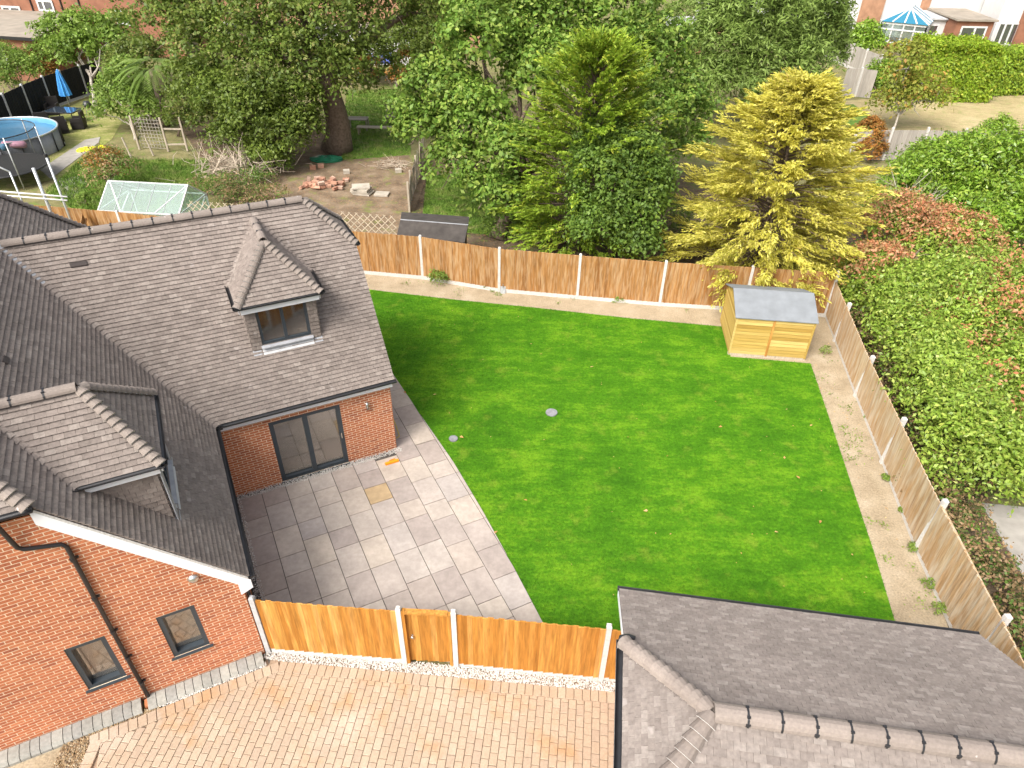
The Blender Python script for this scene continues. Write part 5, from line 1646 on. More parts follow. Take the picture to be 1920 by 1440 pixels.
# weeds and little plants along the fences
weeds = [(825, 530, 0.30, 'pale variegated little shrub at the foot of the back fence'), (912, 541, 0.10, 'tiny green weed beside the small shrub at the back fence'), (1021, 551, 0.10, 'small green weed in the soil right of the spade'), (1160, 567, 0.14, 'low green weed patch in the soil strip midway along the back fence'),
         (1545, 663, 0.16, 'bright weed beside the right end of the yellow shed'), (1625, 785, 0.07, 'small weed at the foot of the right fence, farthest of its row'), (1660, 900, 0.09, 'weed at the right fence foot beside the sandy strip'), (1712, 1030, 0.10, 'weed at the foot of the post by the concrete path'), (1740, 1100, 0.12, 'yellow green weed low on the right fence'), (1760, 1150, 0.13, 'weed at the right fence nearest the garage gutter'), (1690, 960, 0.08, 'thin weed against the white gravel board on the right')]
for px, py, r, lab in weeds:
    p = W(px, py)
    b = [(p + HZ * r * 0.8, np.array([r, r, r * 0.8]))]
    bush('weed', p, b, 900 if r > 0.2 else 260, 0.05 if r < .2 else 0.08, 'fresh_leaf', lab, 'weed', per=8, spread=r * 0.35, stems=False, zmin=0.0)
_c = []
for poly, k in (([(9.0, 8.2), (9.45, 8.2), (11.1, 20.5), (10.3, 19.3), (9.2, 13)], 22), ([(-5.5, 25.0), (8.0, 22.75), (7.6, 22.0), (-5.4, 24.1)], 14)):
    cc = sample(poly, k)
    for q in cc:
        m_ = rng.integers(10, 40)
        _c.append(np.column_stack([q + rng.normal(size=(m_, 2)) * rng.uniform(0.05, 0.16), 0.01 + 0.05 * rng.random(m_)]))
_c = np.vstack(_c)
_l = 0.035 + 0.04 * rng.random(len(_c))
tag(quads_obj('seedling_weeds', leaf_quads(_c, rng.normal(size=_c.shape) * 0.4 + HZ, _l, _l * 0.5), rng.random(len(_c)), 'fresh_leaf'), 'tiny scattered weeds sprouting in the sandy soil strips', 'weeds', kind='stuff')
# fallen leaves lie on the lawn
pos = np.vstack([sample(LAWN, 70), sample([(8.8, 8), (9.6, 8), (11.3, 21), (10.0, 19)], 40)])
spec = [(1495, 897), (1537, 981), (1350, 803), (866, 822), (985, 940), (930, 1000), (1455, 1000), (1470, 860), (1210, 960), (760, 738), (815, 742), (1520, 800), (1110, 690)]
pos = np.vstack([pos, [W(*q)[:2] for q in spec]])
lp = bpy.data.meshes.new('fallen_leaf')
lp.from_pydata([(-.06, 0, 0.01), (-.02, .035, 0.02), (.06, 0, 0.005), (-.02, -.035, 0.02), (0, 0, 0)], [], [(0, 4, 1), (1, 4, 2), (2, 4, 3), (3, 4, 0)])
lp.materials.append(MATS['fallen_leaf'])
for i, q in enumerate(pos):
    o = bpy.data.objects.new('fallen_leaf', lp)
    big = i >= len(pos) - len(spec)
    s = random.uniform(0.8, 1.2) if big else random.uniform(0.3, 0.55)
    o.location = (q[0], q[1], 0.045 if i < 70 or big else 0.012)
    o.rotation_euler = (random.uniform(-.3, .3), random.uniform(-.3, .3), random.uniform(0, 6.3))
    o.scale = (s, s, s)
    tag(o, 'dry orange brown leaf fallen on the garden ground', 'leaf', 'fallen leaves scattered over the garden')
    COL.objects.link(o)

# ------------------------------------------------------------------ neighbouring gardens: ground
def pxs(l): return [W(*q)[:2] for q in l]
sheet('bare_earth', pxs([(470, 300), (560, 265), (760, 285), (800, 330), (760, 440), (560, 440), (430, 400)]), -0.018, 'bare_earth')
sheet('earth', pxs([(780, 300), (1300, 330), (1700, 420), (1640, 600), (1100, 520), (760, 440)]), -0.022, 'earth')
sheet('earth_bed', pxs([(330, 225), (620, 225), (600, 330), (400, 330)]), -0.024, 'earth')
NL = [pxs([(85, 360), (180, 275), (260, 300), (390, 300), (400, 345), (330, 400), (150, 400)]), pxs([(640, 300), (650, 170), (770, 165), (770, 290)]), pxs([(800, 330), (900, 320), (930, 440), (790, 430)])]
for i, pl in enumerate(NL):
    sheet('neighbour_lawn', pl, -0.014 + 0.002 * i, 'rough_grass')
grass('rough_blades', NL[0], 26000, 0.16, 0.035, -0.014, 'rough_grass', 'long uneven grass in the left neighbour garden', 0.5)
grass('rough_blades', NL[1], 12000, 0.12, 0.035, -0.012, 'rough_grass', 'shaggy green grass behind the big oak trunk', 0.5)
grass('rough_blades', NL[2], 9000, 0.10, 0.03, -0.010, 'rough_grass', 'thin grass right of the dark shed', 0.5)
sheet('garden_lawn', pxs([(0, 260), (30, 245), (160, 185), (250, 190), (210, 260), (120, 330), (0, 360)]), -0.016, 'patchy_lawn')
sheet('dry_lawn', pxs([(1560, 190), (1700, 180), (1925, 165), (2300, 175), (2300, 262), (1655, 262), (1600, 240)]), -0.012, 'dry_lawn')
sheet('green_strip', pxs([(1545, 200), (1600, 195), (1690, 262), (1620, 262)]), -0.006, 'rough_grass')
sheet('garden_path', pxs([(95, 335), (75, 318), (160, 262), (188, 257), (185, 268)]), 0.01, 'concrete_path', 0.04)
sheet('stone_patch', pxs([(110, 335), (150, 330), (165, 345), (140, 372), (112, 365)]), -0.008, 'concrete_path')
# old slatted fence between the two gardens
of = thing('fence', (-5.3, 35, 0), 'leaning grey slatted fence between the bare earth garden and the oak', 'fence')
pth = [W(768, 398), W(772, 375), W(782, 345), W(790, 318), W(797, 295)]
for i in range(len(pth) - 1):
    a, b = pth[i], pth[i + 1]
    L = np.linalg.norm(b - a); n = max(2, int(L / 0.16)); d = unit(b - a)
    bmh = board_mesh('board', 0.13, 1.35, 0.02, 'fence_old')
    for k in range(n):
        up = unit(np.array([random.gauss(0.02, 0.05), random.gauss(0, 0.05), 1]))
        x = unit(d - up * (d @ up))
        place('board', bmh, frame(a + d * (L * (k + .5) / n), x, np.cross(up, x), up), of)
    post(of, a, 1.5, 'old_timber', 0.09)
# diamond trellis panels behind the fence
def trellis(root, a, b, h, z0, step=0.22, diag=True, mat='trellis_wood'):
    a, b = A3(a), A3(b)
    d = unit(b - a); L = np.linalg.norm(b - a); nn = np.array([-d[1], d[0], 0])
    def seg(s0, z0_, s1, z1_, o):
        MB().bar(a + d * s0 + HZ * (z0 + z0_) + nn * o, a + d * s1 + HZ * (z0 + z1_) + nn * o, 0.03, 0.012, up=nn).build('lath', mat, root)
    if diag:
        k = -h
        while k < L:
            s0, s1 = max(k, 0), min(k + h, L)
            if s1 - s0 > 0.05:
                seg(s0, s0 - k, s1, s1 - k, 0.0)
                seg(s0, h - (s0 - k), s1, h - (s1 - k), 0.014)
            k += step
    else:
        for i in range(int(L / step) + 1): seg(i * step, 0, i * step, h, 0)
        for i in range(int(h / step) + 1): seg(0, i * step, L, i * step, 0.014)
    return root
t1 = thing('trellis', (-5.9, 26.3, 0), 'pale diamond trellis behind the fence left of the dark shed', 'trellis')
trellis(t1, (-7.4, 26.9), (-4.9, 26.5), 1.9, 0.1, 0.30)
t2 = thing('trellis', (-12.4, 27.5, 0), 'pale diamond trellis beside the greenhouse behind the roof ridge', 'trellis')
trellis(t2, (-13.9, 27.6), (-10.6, 27.2), 1.95, 0.1, 0.30)
t3 = thing('trellis', W(293, 280), 'weathered square trellis gate below the palm', 'trellis')
trellis(t3, W(268, 279), W(312, 282), 1.75, 0.1, 0.2, False, 'fence_old')
for q in (W(262, 280), W(316, 284), W(352, 283)):
    post(t3, q, 1.9, 'old_timber', 0.1)
MB().bar(W(316, 284) + HZ * 1.3, W(352, 283) + HZ * 1.25, 0.05, 0.09).build('rail', 'old_timber', t3)
MB().bar(W(316, 284) + HZ * 0.4, W(352, 283) + HZ * 0.4, 0.05, 0.09).build('rail', 'old_timber', t3)
# loose posts
for px, py, lab in ((247, 297, 'leaning short old post in the rough grass'), (288, 292, 'second old post leaning beside the dark pot')):
    p = W(px, py)
    tag(MB().tube([p, p + np.array([-0.25, 0.1, 1.15])], [0.055, 0.045], 7).build('post', 'old_timber'), lab, 'post')
# ------------------------------------------------------------------ greenhouse
gh = thing('greenhouse', (-16, 28.8, 0), 'glass greenhouse with white frame behind the back fence', 'greenhouse')
ghr0, ghr1 = W(203, 339, 2.35), W(352, 347, 2.35)
gx = unit(ghr1 - ghr0); gy = np.array([-gx[1], gx[0], 0]); GHL = np.linalg.norm(ghr1 - ghr0)
def GH(a, b, z): return ghr0 * [1, 1, 0] + gx * a + gy * b + HZ * z
EW, EZ, RZ = 1.25, 1.5, 2.35
fr_ = [(GH(0, 0, RZ), GH(GHL, 0, RZ))]
for s in (-1, 1):
    fr_ += [(GH(0, s * EW, EZ), GH(GHL, s * EW, EZ)), (GH(0, s * EW, 0), GH(GHL, s * EW, 0))]
    for a in (0, GHL):
        fr_ += [(GH(a, 0, RZ), GH(a, s * EW, EZ)), (GH(a, s * EW, EZ), GH(a, s * EW, 0))]
    fr_ += [(GH(0.05, 0, RZ), GH(GHL * 0.28, s * EW, EZ)), (GH(GHL, 0, RZ), GH(GHL * 0.7, s * EW, EZ))]
for a in (0, GHL):
    fr_ += [(GH(a, -EW, EZ), GH(a, EW, EZ)), (GH(a, -EW, 0), GH(a, EW, EZ))]
for a, b in fr_:
    MB().bar(a, b, 0.05, 0.05).build('frame_bar', 'white_paint', gh)
NP = 5
for s in (-1, 1):
    for i in range(NP):
        a0, a1 = GHL * i / NP, GHL * (i + 1) / NP
        MB().prism([GH(a0 + .01, s * .02, RZ), GH(a1 - .01, s * .02, RZ), GH(a1 - .01, s * EW, EZ), GH(a0 + .01, s * EW, EZ)], HZ * 0.008).build('pane', 'greenhouse_glass', gh)
        MB().prism([GH(a0 + .01, s * EW, .05), GH(a1 - .01, s * EW, .05), GH(a1 - .01, s * EW, EZ), GH(a0 + .01, s * EW, EZ)], gy * 0.008).build('pane', 'greenhouse_glass', gh)
        if i:
            MB().bar(GH(a0, s * .02, RZ + .01), GH(a0, s * EW, EZ + .01), 0.018, 0.02).build('glazing_bar', 'lead_grey', gh)
for a in (0.0, GHL):
    MB().prism([GH(a, -EW, .05), GH(a, EW, .05), GH(a, EW, EZ), GH(a, 0, RZ), GH(a, -EW, EZ)], gx * 0.008).build('pane', 'greenhouse_glass', gh)
MB().prism([GH(0.1, -EW + .1, 0.0), GH(GHL - .1, -EW + .1, 0.0), GH(GHL - .1, EW - .1, 0.0), GH(.1, EW - .1, 0.0)], HZ * 0.03).build('floor', 'concrete_pale', gh)
# ------------------------------------------------------------------ metal pole frame near the trampoline
fz = thing('pole_frame', PY(100, 380, 26.4) * [1, 1, 0], 'galvanised pole frame with white double rail at the left edge', 'frame')
def up_pole(pxt, pyt, Y, name, rr=0.045, z0=0.0):
    t = PY(pxt, pyt, Y)
    MB().tube([[t[0], t[1], z0], t], rr, 8).build(name, 'galvanised', fz, True)
    return t
tA = up_pole(86, 292, 26.3, 'pole'); tB = up_pole(62, 315, 26.5, 'pole', 0.06); tC = up_pole(18, 322, 27.2, 'pole', 0.035)
tD = PY(-40, 296, 27.4)
MB().tube([tC, tD], 0.035, 8).build('brace', 'galvanised', fz, True)
for dy in (0, 7):
    MB().tube([PY(-60, 354 + dy, 27.0), PY(126, 369 + dy, 26.2)], 0.035, 8).build('rail', 'white_paint', fz, True)
MB().lathe(tA - HZ * 0.05, [(0.06, 0), (0.07, 0.03), (0.06, 0.12), (0.0, 0.12)], 10).build('cap', 'black_plastic', fz)
# ------------------------------------------------------------------ trampoline and pool
tc_ = W(8, 345) + np.array([0, 0.6, 0]); TR = 2.0
trp = thing('trampoline', tc_, 'black trampoline with safety net at the left edge', 'trampoline')
ang = [2 * math.pi * k / 28 for k in range(28)]
MB().tube([tc_ + [TR * math.cos(a), TR * math.sin(a), 0.75] for a in ang], 0.05, 7, closed=True).build('ring', 'black_plastic', trp, True)
MB().lathe(tc_ + HZ * 0.76, [(0, 0), (TR - 0.05, 0.01), (TR - 0.02, 0.03), (TR + 0.06, 0.0)], 28).build('jumping_mat', 'trampoline_mat', trp)
MB().lathe(tc_ + HZ * 0.8, [(TR - 0.05, 0), (TR - 0.05, 1.75)], 28).build('net', 'net', trp)
MB().tube([tc_ + [(TR - .05) * math.cos(a), (TR - .05) * math.sin(a), 2.55] for a in ang], 0.025, 6, closed=True).build('net_ring', 'black_plastic', trp, True)
for k in range(6):
    a = 2 * math.pi * (k + 0.3) / 6
    e = tc_ + [(TR + .02) * math.cos(a), (TR + .02) * math.sin(a), 0]
    MB().tube([e, e + HZ * 2.6], 0.03, 7).build('pole', 'galvanised', trp, True)
pc = W(5, 292) + np.array([-0.3, 1.0, 0]); PR = 2.9
pool = thing('pool', pc, 'round above ground pool with blue liner and grey wall', 'pool')
MB().lathe(pc, [(PR, 0), (PR, 1.05), (PR - .04, 1.05), (PR - .04, 0.8)], 40).build('wall', 'pool_grey', pool, True)
MB().lathe(pc, [(PR - .05, 0.75), (PR - .05, 1.08), (PR - 0.02, 1.1)], 40).build('liner', 'pool_blue', pool, True)
MB().lathe(pc + HZ * 0.82, [(0, 0), (PR - .06, 0)], 40).build('water', 'pool_water', pool)
MB().tube([pc + [PR * math.cos(a), PR * math.sin(a), 1.1] for a in [2 * math.pi * k / 40 for k in range(40)]], 0.045, 7, closed=True).build('rim', 'galvanised', pool, True)
for k in range(18):
    a = 2 * math.pi * k / 18
    MB().tube([pc + [(PR + .05) * math.cos(a), (PR + .05) * math.sin(a), 0], pc + [(PR + .05) * math.cos(a), (PR + .05) * math.sin(a), 1.08]], 0.035, 6).build('support', 'black_plastic', pool, True)
p = W(28, 272, 0.95)
tag(MB().tube([p + [-0.7, -0.08, 0], p + [-0.6, -0.08, 0.02], p + [0.5, 0.08, 0.02], p + [0.6, 0.09, 0]], [0.05, 0.19, 0.19, 0.05], 10).build('pool_float', 'pink_vinyl', None, True), 'pink inflatable roll floating on the pool', 'float')
p = W(8, 276, 1.0)
tag(MB().lathe(p - HZ * 0.2, [(0.2 * math.sin(a), 0.2 - 0.2 * math.cos(a)) for a in np.linspace(0.05, 3.1, 9)], 14).build('ball', 'pool_blue', None, True), 'pale blue beach ball beside the pink float', 'ball')
p = W(116, 272)
rb = thing('pool_pump', p, 'small grey pool pump with white hose on the grass', 'pump')
MB().lathe(p, [(0.0, 0), (0.2, 0), (0.22, 0.1), (0.15, 0.24), (0.0, 0.28)], 14).build('body', 'concrete_grey', rb, True)
MB().tube([p + [0, 0, 0.1], p + [-0.2, -0.7, 0.04], p + [-0.9, -0.9, 0.04], p + [-1.5, -0.1, 0.1], p + [-1.7, 0.4, 0.5]], 0.04, 7).build('hose', 'white_paint', rb, True)
p = W(176, 281)
yb = MB()
for i in range(7):
    q = p + np.array([-0.6 + 0.2 * i, -0.25 + 0.1 * i + 0.1 * math.sin(i * 2), 0])
    yb.lathe(q, [(0.28 - 0.02 * i, 0), (0.26, 0.08 + 0.05 * math.sin(i)), (0.1, 0.17 + 0.06 * math.sin(i * 3)), (0, 0.16)], 9)
tag(yb.build('inflatable', 'yellow_vinyl', None, True), 'crumpled yellow inflatable lying on the grass by the path', 'inflatable')
# ------------------------------------------------------------------ black fence, parasol, table and chairs
bfn = thing('fence', W(63, 222), 'black panel fence with grey concrete posts behind the garden table', 'fence')
bp_ = [W(-40, 268), W(-5, 253), W(29, 241), W(63, 222), W(100, 204), W(131, 192), W(166, 180), W(200, 172)]
for i in range(len(bp_) - 1):
    d = unit(bp_[i + 1] - bp_[i])
    fence_run(bfn, bp_[i] + d * .07, bp_[i + 1] - d * .07, 2.05, 2.05, 'fence_black', 0.16, 0.18, gmat='concrete_grey', rails=False)
for q in bp_:
    post(bfn, q, 2.12, 'concrete_grey', 0.13, yaw=(0, 1))
pp = W(133, 206)
par = thing('parasol', pp, 'closed blue parasol standing by the black fence', 'parasol')
MB().tube([pp, pp + HZ * 2.6], 0.025, 8).build('pole', 'galvanised', par, True)
m = MB()
prof = [(0.05, 2.58), (0.10, 2.45), (0.20, 2.0), (0.30, 1.4), (0.36, 0.95), (0.10, 0.92)]
n = 16
vs = []
for (r, z) in prof:
    for k in range(n):
        a = 2 * math.pi * k / n
        rr = r * (1.12 if k % 2 else 0.78)
        vs.append(pp + np.array([rr * math.cos(a), rr * math.sin(a), z]))
m.add(vs, [(i * n + k, i * n + (k + 1) % n, (i + 1) * n + (k + 1) % n, (i + 1) * n + k) for i in range(len(prof) - 1) for k in range(n)])
m.build('canopy', 'blue_fabric', par)
tp = W(127, 228)
tb = thing('garden_table', tp, 'dark garden table with reflecting glass top', 'table')
MB().box(tp + HZ * 0.74, (0.95, -0.12, 0), (0.08, 0.6, 0), (0, 0, 0.015)).build('table_top', 'table_glass', tb)
MB().box(tp + HZ * 0.70, (0.98, -0.12, 0), (0.08, 0.63, 0), (0, 0, 0.02)).build('table_frame', 'rattan', tb)
for sx in (-1, 1):
    for sy in (-1, 1):
        q = tp + [sx * 0.85 + sy * .07, sy * 0.5 - sx * .1, 0]
        MB().tube([q, q + HZ * 0.7], 0.03, 6).build('leg', 'rattan', tb)
def rattan_chair(p, rot, lab, cushion=None):
    r = thing('rattan_chair', p, lab, 'chair', 'rattan chairs at the garden table')
    c, s = math.cos(rot), math.sin(rot)
    X, Y = np.array([c, s, 0]), np.array([-s, c, 0])
    MB().box(p + HZ * 0.22, X * 0.36, Y * 0.36, HZ * 0.22).build('seat', 'rattan', r)
    MB().box(p - Y * 0.34 + HZ * 0.62, X * 0.36, Y * 0.05, HZ * 0.42).build('backrest', 'rattan', r)
    for sx in (-1, 1):
        MB().box(p + X * 0.33 * sx + HZ * 0.54, X * 0.05, Y * 0.3, HZ * 0.12).build('arm', 'rattan', r)
    if cushion:
        MB().box(p - Y * 0.1 + HZ * 0.47, X * 0.25, Y * 0.2, HZ * 0.03).build('cushion', cushion, r)
rattan_chair(W(84, 240), 0.6, 'black rattan chair left of the glass table')
rattan_chair(W(118, 248), 0.5, 'black rattan chair with orange cushion in front of the glass table', 'orange_paint')
rattan_chair(W(150, 240), 1.8, 'low dark rattan seat right of the glass table')
rattan_chair(W(102, 213), 3.4, 'black rattan chair between the glass table and the black fence')
bq = W(172, 222)
bb = thing('barbecue', bq, 'black kettle barbecue under the small tree', 'barbecue')
MB().lathe(bq + HZ * 0.65, [(0, 0), (0.18, 0.05), (0.27, 0.2), (0.27, 0.26), (0.18, 0.42), (0, 0.47)], 14).build('kettle', 'black_plastic', bb, True)
for k in range(3):
    a = k * 2.1
    MB().tube([bq + [0.12 * math.cos(a), 0.12 * math.sin(a), 0.72], bq + [0.32 * math.cos(a), 0.32 * math.sin(a), 0]], 0.018, 6).build('leg', 'galvanised', bb)
# ------------------------------------------------------------------ bare earth garden: bricks, slabs, table, bench
bpile = thing('brick_pile', W(605, 352), 'heap of broken red bricks on the bare earth', 'brick pile')
me = bpy.data.meshes.new('brick'); mm = MB().box((0, 0, 0), (0.17, 0, 0), (0, 0.085, 0), (0, 0, 0.065)); me.from_pydata(mm.v, [], mm.f); me.materials.append(MATS['rubble_brick'])
for (dx, dy, z, rz, tl) in [(random.uniform(-1.1, 1.1), random.uniform(-0.3, 1.1), 0.07 + 0.13 * random.randrange(3) * random.random(), random.uniform(0, 3.1), random.gauss(0, 0.35)) for _ in range(46)]:
    R_ = (Matrix.Rotation(rz, 4, 'Z') @ Matrix.Rotation(tl, 4, 'X'))
    M = np.array(R_); M[:3, 3] = W(605, 352) + [dx, dy, z]
    place('brick', me, M, bpile)
st = W(680, 362)
stack = thing('slab_stack', st, 'stack of pale stone slabs beside the brick heap', 'slabs')
for i in range(5):
    a = random.uniform(-.25, .25)
    MB().box(st + [random.uniform(-.08, .08), random.uniform(-.05, .05), 0.035 + 0.075 * i], np.array([math.cos(a), math.sin(a), 0]) * 0.45, np.array([-math.sin(a), math.cos(a), 0]) * 0.36, HZ * 0.033).build('slab', 'old_slab', stack)
tag(MB().box(W(716, 365) + HZ * 0.04, (0.36, -0.02, 0), (0.02, 0.28, 0), HZ * 0.04).build('stone_slab', 'old_slab'), 'single pale slab lying right of the slab stack', 'slab')
for k, (px, py, lab) in enumerate([(587, 317, 'lone red brick lying left of the others on the earth'), (602, 314, 'lone red brick nearest the green sheet'), (650, 325, 'grey lump of rubble in the middle of the bare earth'), (747, 323, 'pale broken block near the leaning fence')]):
    tag(MB().box(W(px, py) + HZ * 0.1, (0.16, 0.05, 0), (-0.03, 0.1, 0.02), (0, 0, 0.09)).build('rubble', 'rubble_brick' if k < 2 else 'old_slab'), lab, 'rubble')
m = MB()
p = W(612, 300)
gv = [(p + np.array([0.95 * math.cos(a) * r, 0.55 * math.sin(a) * r, 0.10 + 0.14 * (1 - r) + 0.06 * math.sin(a * 5 + r * 4)])) for r in (1, .6, .25) for a in np.linspace(0, 5.9, 12)]
m.add(gv, [(i * 12 + k, i * 12 + (k + 1) % 12, (i + 1) * 12 + (k + 1) % 12, (i + 1) * 12 + k) for i in range(2) for k in range(12)] + [tuple(range(24, 36))])
m.prism([q * [1, 1, 0] for q in gv[:12]], HZ * 0.09)
tag(m.build('ground_sheet', 'tarp_green'), 'crumpled green plastic sheet at the foot of the oak', 'sheet')
def slat_bench(name, p, wd, dp, h, lab, cat, mat, back=False, rot=0.0):
    r = thing(name, p, lab, cat)
    X, Y = np.array([math.cos(rot), math.sin(rot), 0]), np.array([-math.sin(rot), math.cos(rot), 0])
    for i in range(4):
        MB().box(p + Y * (dp * (i - 1.5) / 4) + HZ * h, X * wd / 2, Y * dp / 9, HZ * 0.025).build('slat', mat, r)
    for sx in (-1, 1):
        for sy in (-1, 1):
            MB().box(p + X * sx * wd * 0.45 + Y * sy * dp * 0.4 + HZ * h / 2, X * 0.04, Y * 0.04, HZ * (h / 2 - .02)).build('leg', mat, r)
    if back:
        for i in range(7):
            MB().box(p + X * wd * (i - 3) / 7.5 + Y * dp * 0.5 + HZ * (h + 0.35), X * 0.06, Y * 0.02, HZ * 0.32).build('back_slat', mat, r)
        MB().box(p + Y * dp * 0.5 + HZ * (h + 0.66), X * wd / 2, Y * 0.03, HZ * 0.04).build('top_rail', mat, r)
slat_bench('garden_bench', W(703, 252), 2.2, 0.5, 0.45, 'low pale plank bench behind the oak trunk', 'bench', 'old_timber')
slat_bench('picnic_table', W(673, 243), 1.3, 0.8, 0.7, 'small weathered table right of the oak trunk', 'table', 'fence_old')
slat_bench('garden_chair', W(741, 232), 1.3, 0.6, 0.45, 'dark slatted garden seat near the bright oak', 'bench', 'fence_old', True)
# ------------------------------------------------------------------ left garden planting
tree('lilac_tree', W(178, 200), [px_blob(*b) for b in [(120, 75, 56, 36), (165, 65, 56, 42), (205, 85, 55, 38), (150, 105, 54, 36), (225, 60, 56, 30), (110, 105, 54, 24)]], 9000, 0.24, 'fresh_leaf', 'light green small tree with grey branches beyond the blue parasol', 'tree', 0.14, 'bark_pale', spread=0.4)
tree('apple_tree', W(255, 262), [px_blob(*b) for b in [(215, 180, 46, 32), (250, 195, 45, 34), (235, 150, 47, 34), (275, 215, 44, 26), (200, 215, 44, 20)]], 6500, 0.18, 'fresh_leaf', 'thin apple tree with bent pale branches above the trellis', 'tree', 0.10, 'bark_pale', spread=0.36)
# dense background shrub mass left of the oak
bush('laurel_bush', W(290, 235), [px_blob(*b) for b in [(270, 115, 53, 40), (240, 130, 53, 34), (365, 200, 42, 38), (390, 225, 41, 34), (280, 195, 47, 24)]], 12000, 0.19, 'dark_oak_leaf', 'dark green bushes around the palm beside the oak', 'shrub', spread=0.3)
bush('box_topiary', W(337, 255), [px_blob(336, 222, 43, 26)], 6000, 0.09, 'evergreen_leaf', 'round clipped dark green bush right of the square trellis', 'shrub', spread=0.1, lump=0.05)
# palm
pb = W(312, 238)
palm = thing('palm_tree', pb, 'small palm with arching pale green leaves among dark bushes', 'palm')
MB().tube([pb, pb + [0.05, 0, 1.7], pb + [0, 0.1, 3.4]], [0.24, 0.2, 0.18], 10).build('trunk', 'bark', palm, True)
pt_ = pb + np.array([0, 0.1, 3.4])
for k in range(24):
    az = k * 2.4 + random.uniform(-.2, .2)
    el = random.uniform(0.1, 1.1)
    L = random.uniform(2.0, 2.8)
    dh = np.array([math.cos(az), math.sin(az), 0])
    C, N, T = [], [], []
    for j in range(26):
        t = 0.35 + 0.65 * j / 25
        q = pt_ + dh * L * t * math.cos(el * 0.7) + HZ * (L * t * math.sin(el) - 0.75 * L * t * t)
        sg = 1 if j % 2 else -1
        sv = np.array([-dh[1], dh[0], 0]) * sg
        C.append(q + sv * 0.14 + dh * 0.05 - HZ * 0.06); T.append(dh + sv * 0.8 - HZ * 0.5); N.append(HZ + sv * 0.3)
    v = leaf_quads(np.array(C), np.array(N), np.full(26, 0.75), np.full(26, 0.085), np.array(T))
    quads_obj('frond', v, np.full(26, random.random()), 'palm_leaf', palm)
bush('berberis_shrub', W(205, 345), [px_blob(*b) for b in [(195, 310, 34, 26), (225, 320, 33.5, 24), (180, 335, 33, 18), (215, 295, 35, 18)]], 4200, 0.10, 'bramble_leaf', 'twiggy reddish brown shrub left of the greenhouse', spread=0.22,
     extra=[([px_blob(200, 310, 34, 28)], 1300, 'rust_leaf')])
bush('garden_shrub', W(20, 200), [px_blob(*b) for b in [(15, 120, 53, 30), (45, 135, 52, 26), (5, 150, 51, 24), (70, 110, 54, 20)]], 7000, 0.17, 'fresh_leaf', 'loose green shrub beyond the black fence at the left edge', spread=0.3)
bush('rust_shrub', W(80, 175), [px_blob(75, 125, 54, 22), px_blob(95, 140, 53, 16)], 3000, 0.15, 'rust_leaf', 'brown leaved shrub against the far brick extension', spread=0.25)
bush('weed_clump', W(160, 385), [px_blob(158, 376, 30.5, 12)], 900, 0.09, 'fresh_leaf', 'bright weed clump between path and greenhouse', 'weed', spread=0.12, zmin=0.0)
for px, py, lab in ((420, 380, 'dry weedy clump left of the house ridge end'), (470, 385, 'tangled brown weeds behind the ridge'), (395, 365, 'straggly plants right of the greenhouse'), (455, 350, 'low bramble below the dead brushwood')):
    p = W(px, py)
    bush('weed_clump', p, [(p + HZ * 0.35, np.array([1.1, 0.8, 0.45])), (p + np.array([0.8, 0.5, 0.3]), np.array([0.8, 0.7, 0.4]))], 2400, 0.09, 'bramble_leaf', lab, 'weeds', spread=0.2, zmin=0.0)
# dead brushwood heap: countless twigs
m = MB()
p = W(445, 330)
for k in range(420):
    a = p + rng.normal(size=3) * [0.9, 0.7, 0.2] + HZ * 0.5
    d = unit(rng.normal(size=3) * [1, 1, 0.8] + HZ * 0.35)
    L = 0.5 + rng.random() * 1.1
    e = a + d * L
    a[2], e[2] = max(a[2], 0.03), max(e[2], 0.05)
    m.tube([a, (a + e) / 2 + rng.normal(size=3) * 0.08, e], [0.02, 0.014, 0.006], 3)
tag(m.build('brushwood', 'dead_twig'), 'pale heap of dead twigs left of the oak', 'brushwood', kind='stuff')
m = MB()
p = W(875, 0, 0) * 0 + W(875 - 140, 311)
for k in range(90):
    a = p + rng.normal(size=3) * [0.5, 0.35, 0.02] + HZ * 0.08
    d = unit(rng.normal(size=3) * [1, 1, 0.12])
    m.tube([a, a + d * (0.3 + 0.6 * rng.random())], [0.012, 0.006], 3)
tag(m.build('straw_heap', 'dead_twig'), 'thin heap of straw coloured cuttings on the bare earth', 'cuttings', kind='stuff')
# bare silver twigs above the red shrub
tw = thing('dead_shrub', W(1700, 420), 'bare grey branched dead shrub between laurel and golden cypress', 'shrub')
b0_ = PY(1690, 400, 29.0)
for k in range(46):
    m = MB()
    d = unit(rng.normal(size=3) * [1, 0.7, 0.5] + [0.15, 0, 0.55])
    L = 0.8 + rng.random() * 1.5
    s0 = b0_ + rng.normal(size=3) * [0.5, 0.3, 0.25]
    mid_ = s0 + d * L * 0.5 + rng.normal(size=3) * 0.12
    e = s0 + d * L + rng.normal(size=3) * 0.2
    m.tube([s0, mid_, e], [0.03, 0.02, 0.006], 4)
    for _ in range(3):
        m.tube([mid_, mid_ + unit(rng.normal(size=3) + d) * L * 0.45], [0.013, 0.004], 3)
    m.build('branch', 'bark_pale', tw)
MB().tube([[b0_[0], b0_[1], 0], b0_ + [0, 0, 0.2]], [0.09, 0.06], 7).build('stem', 'bark_pale', tw)
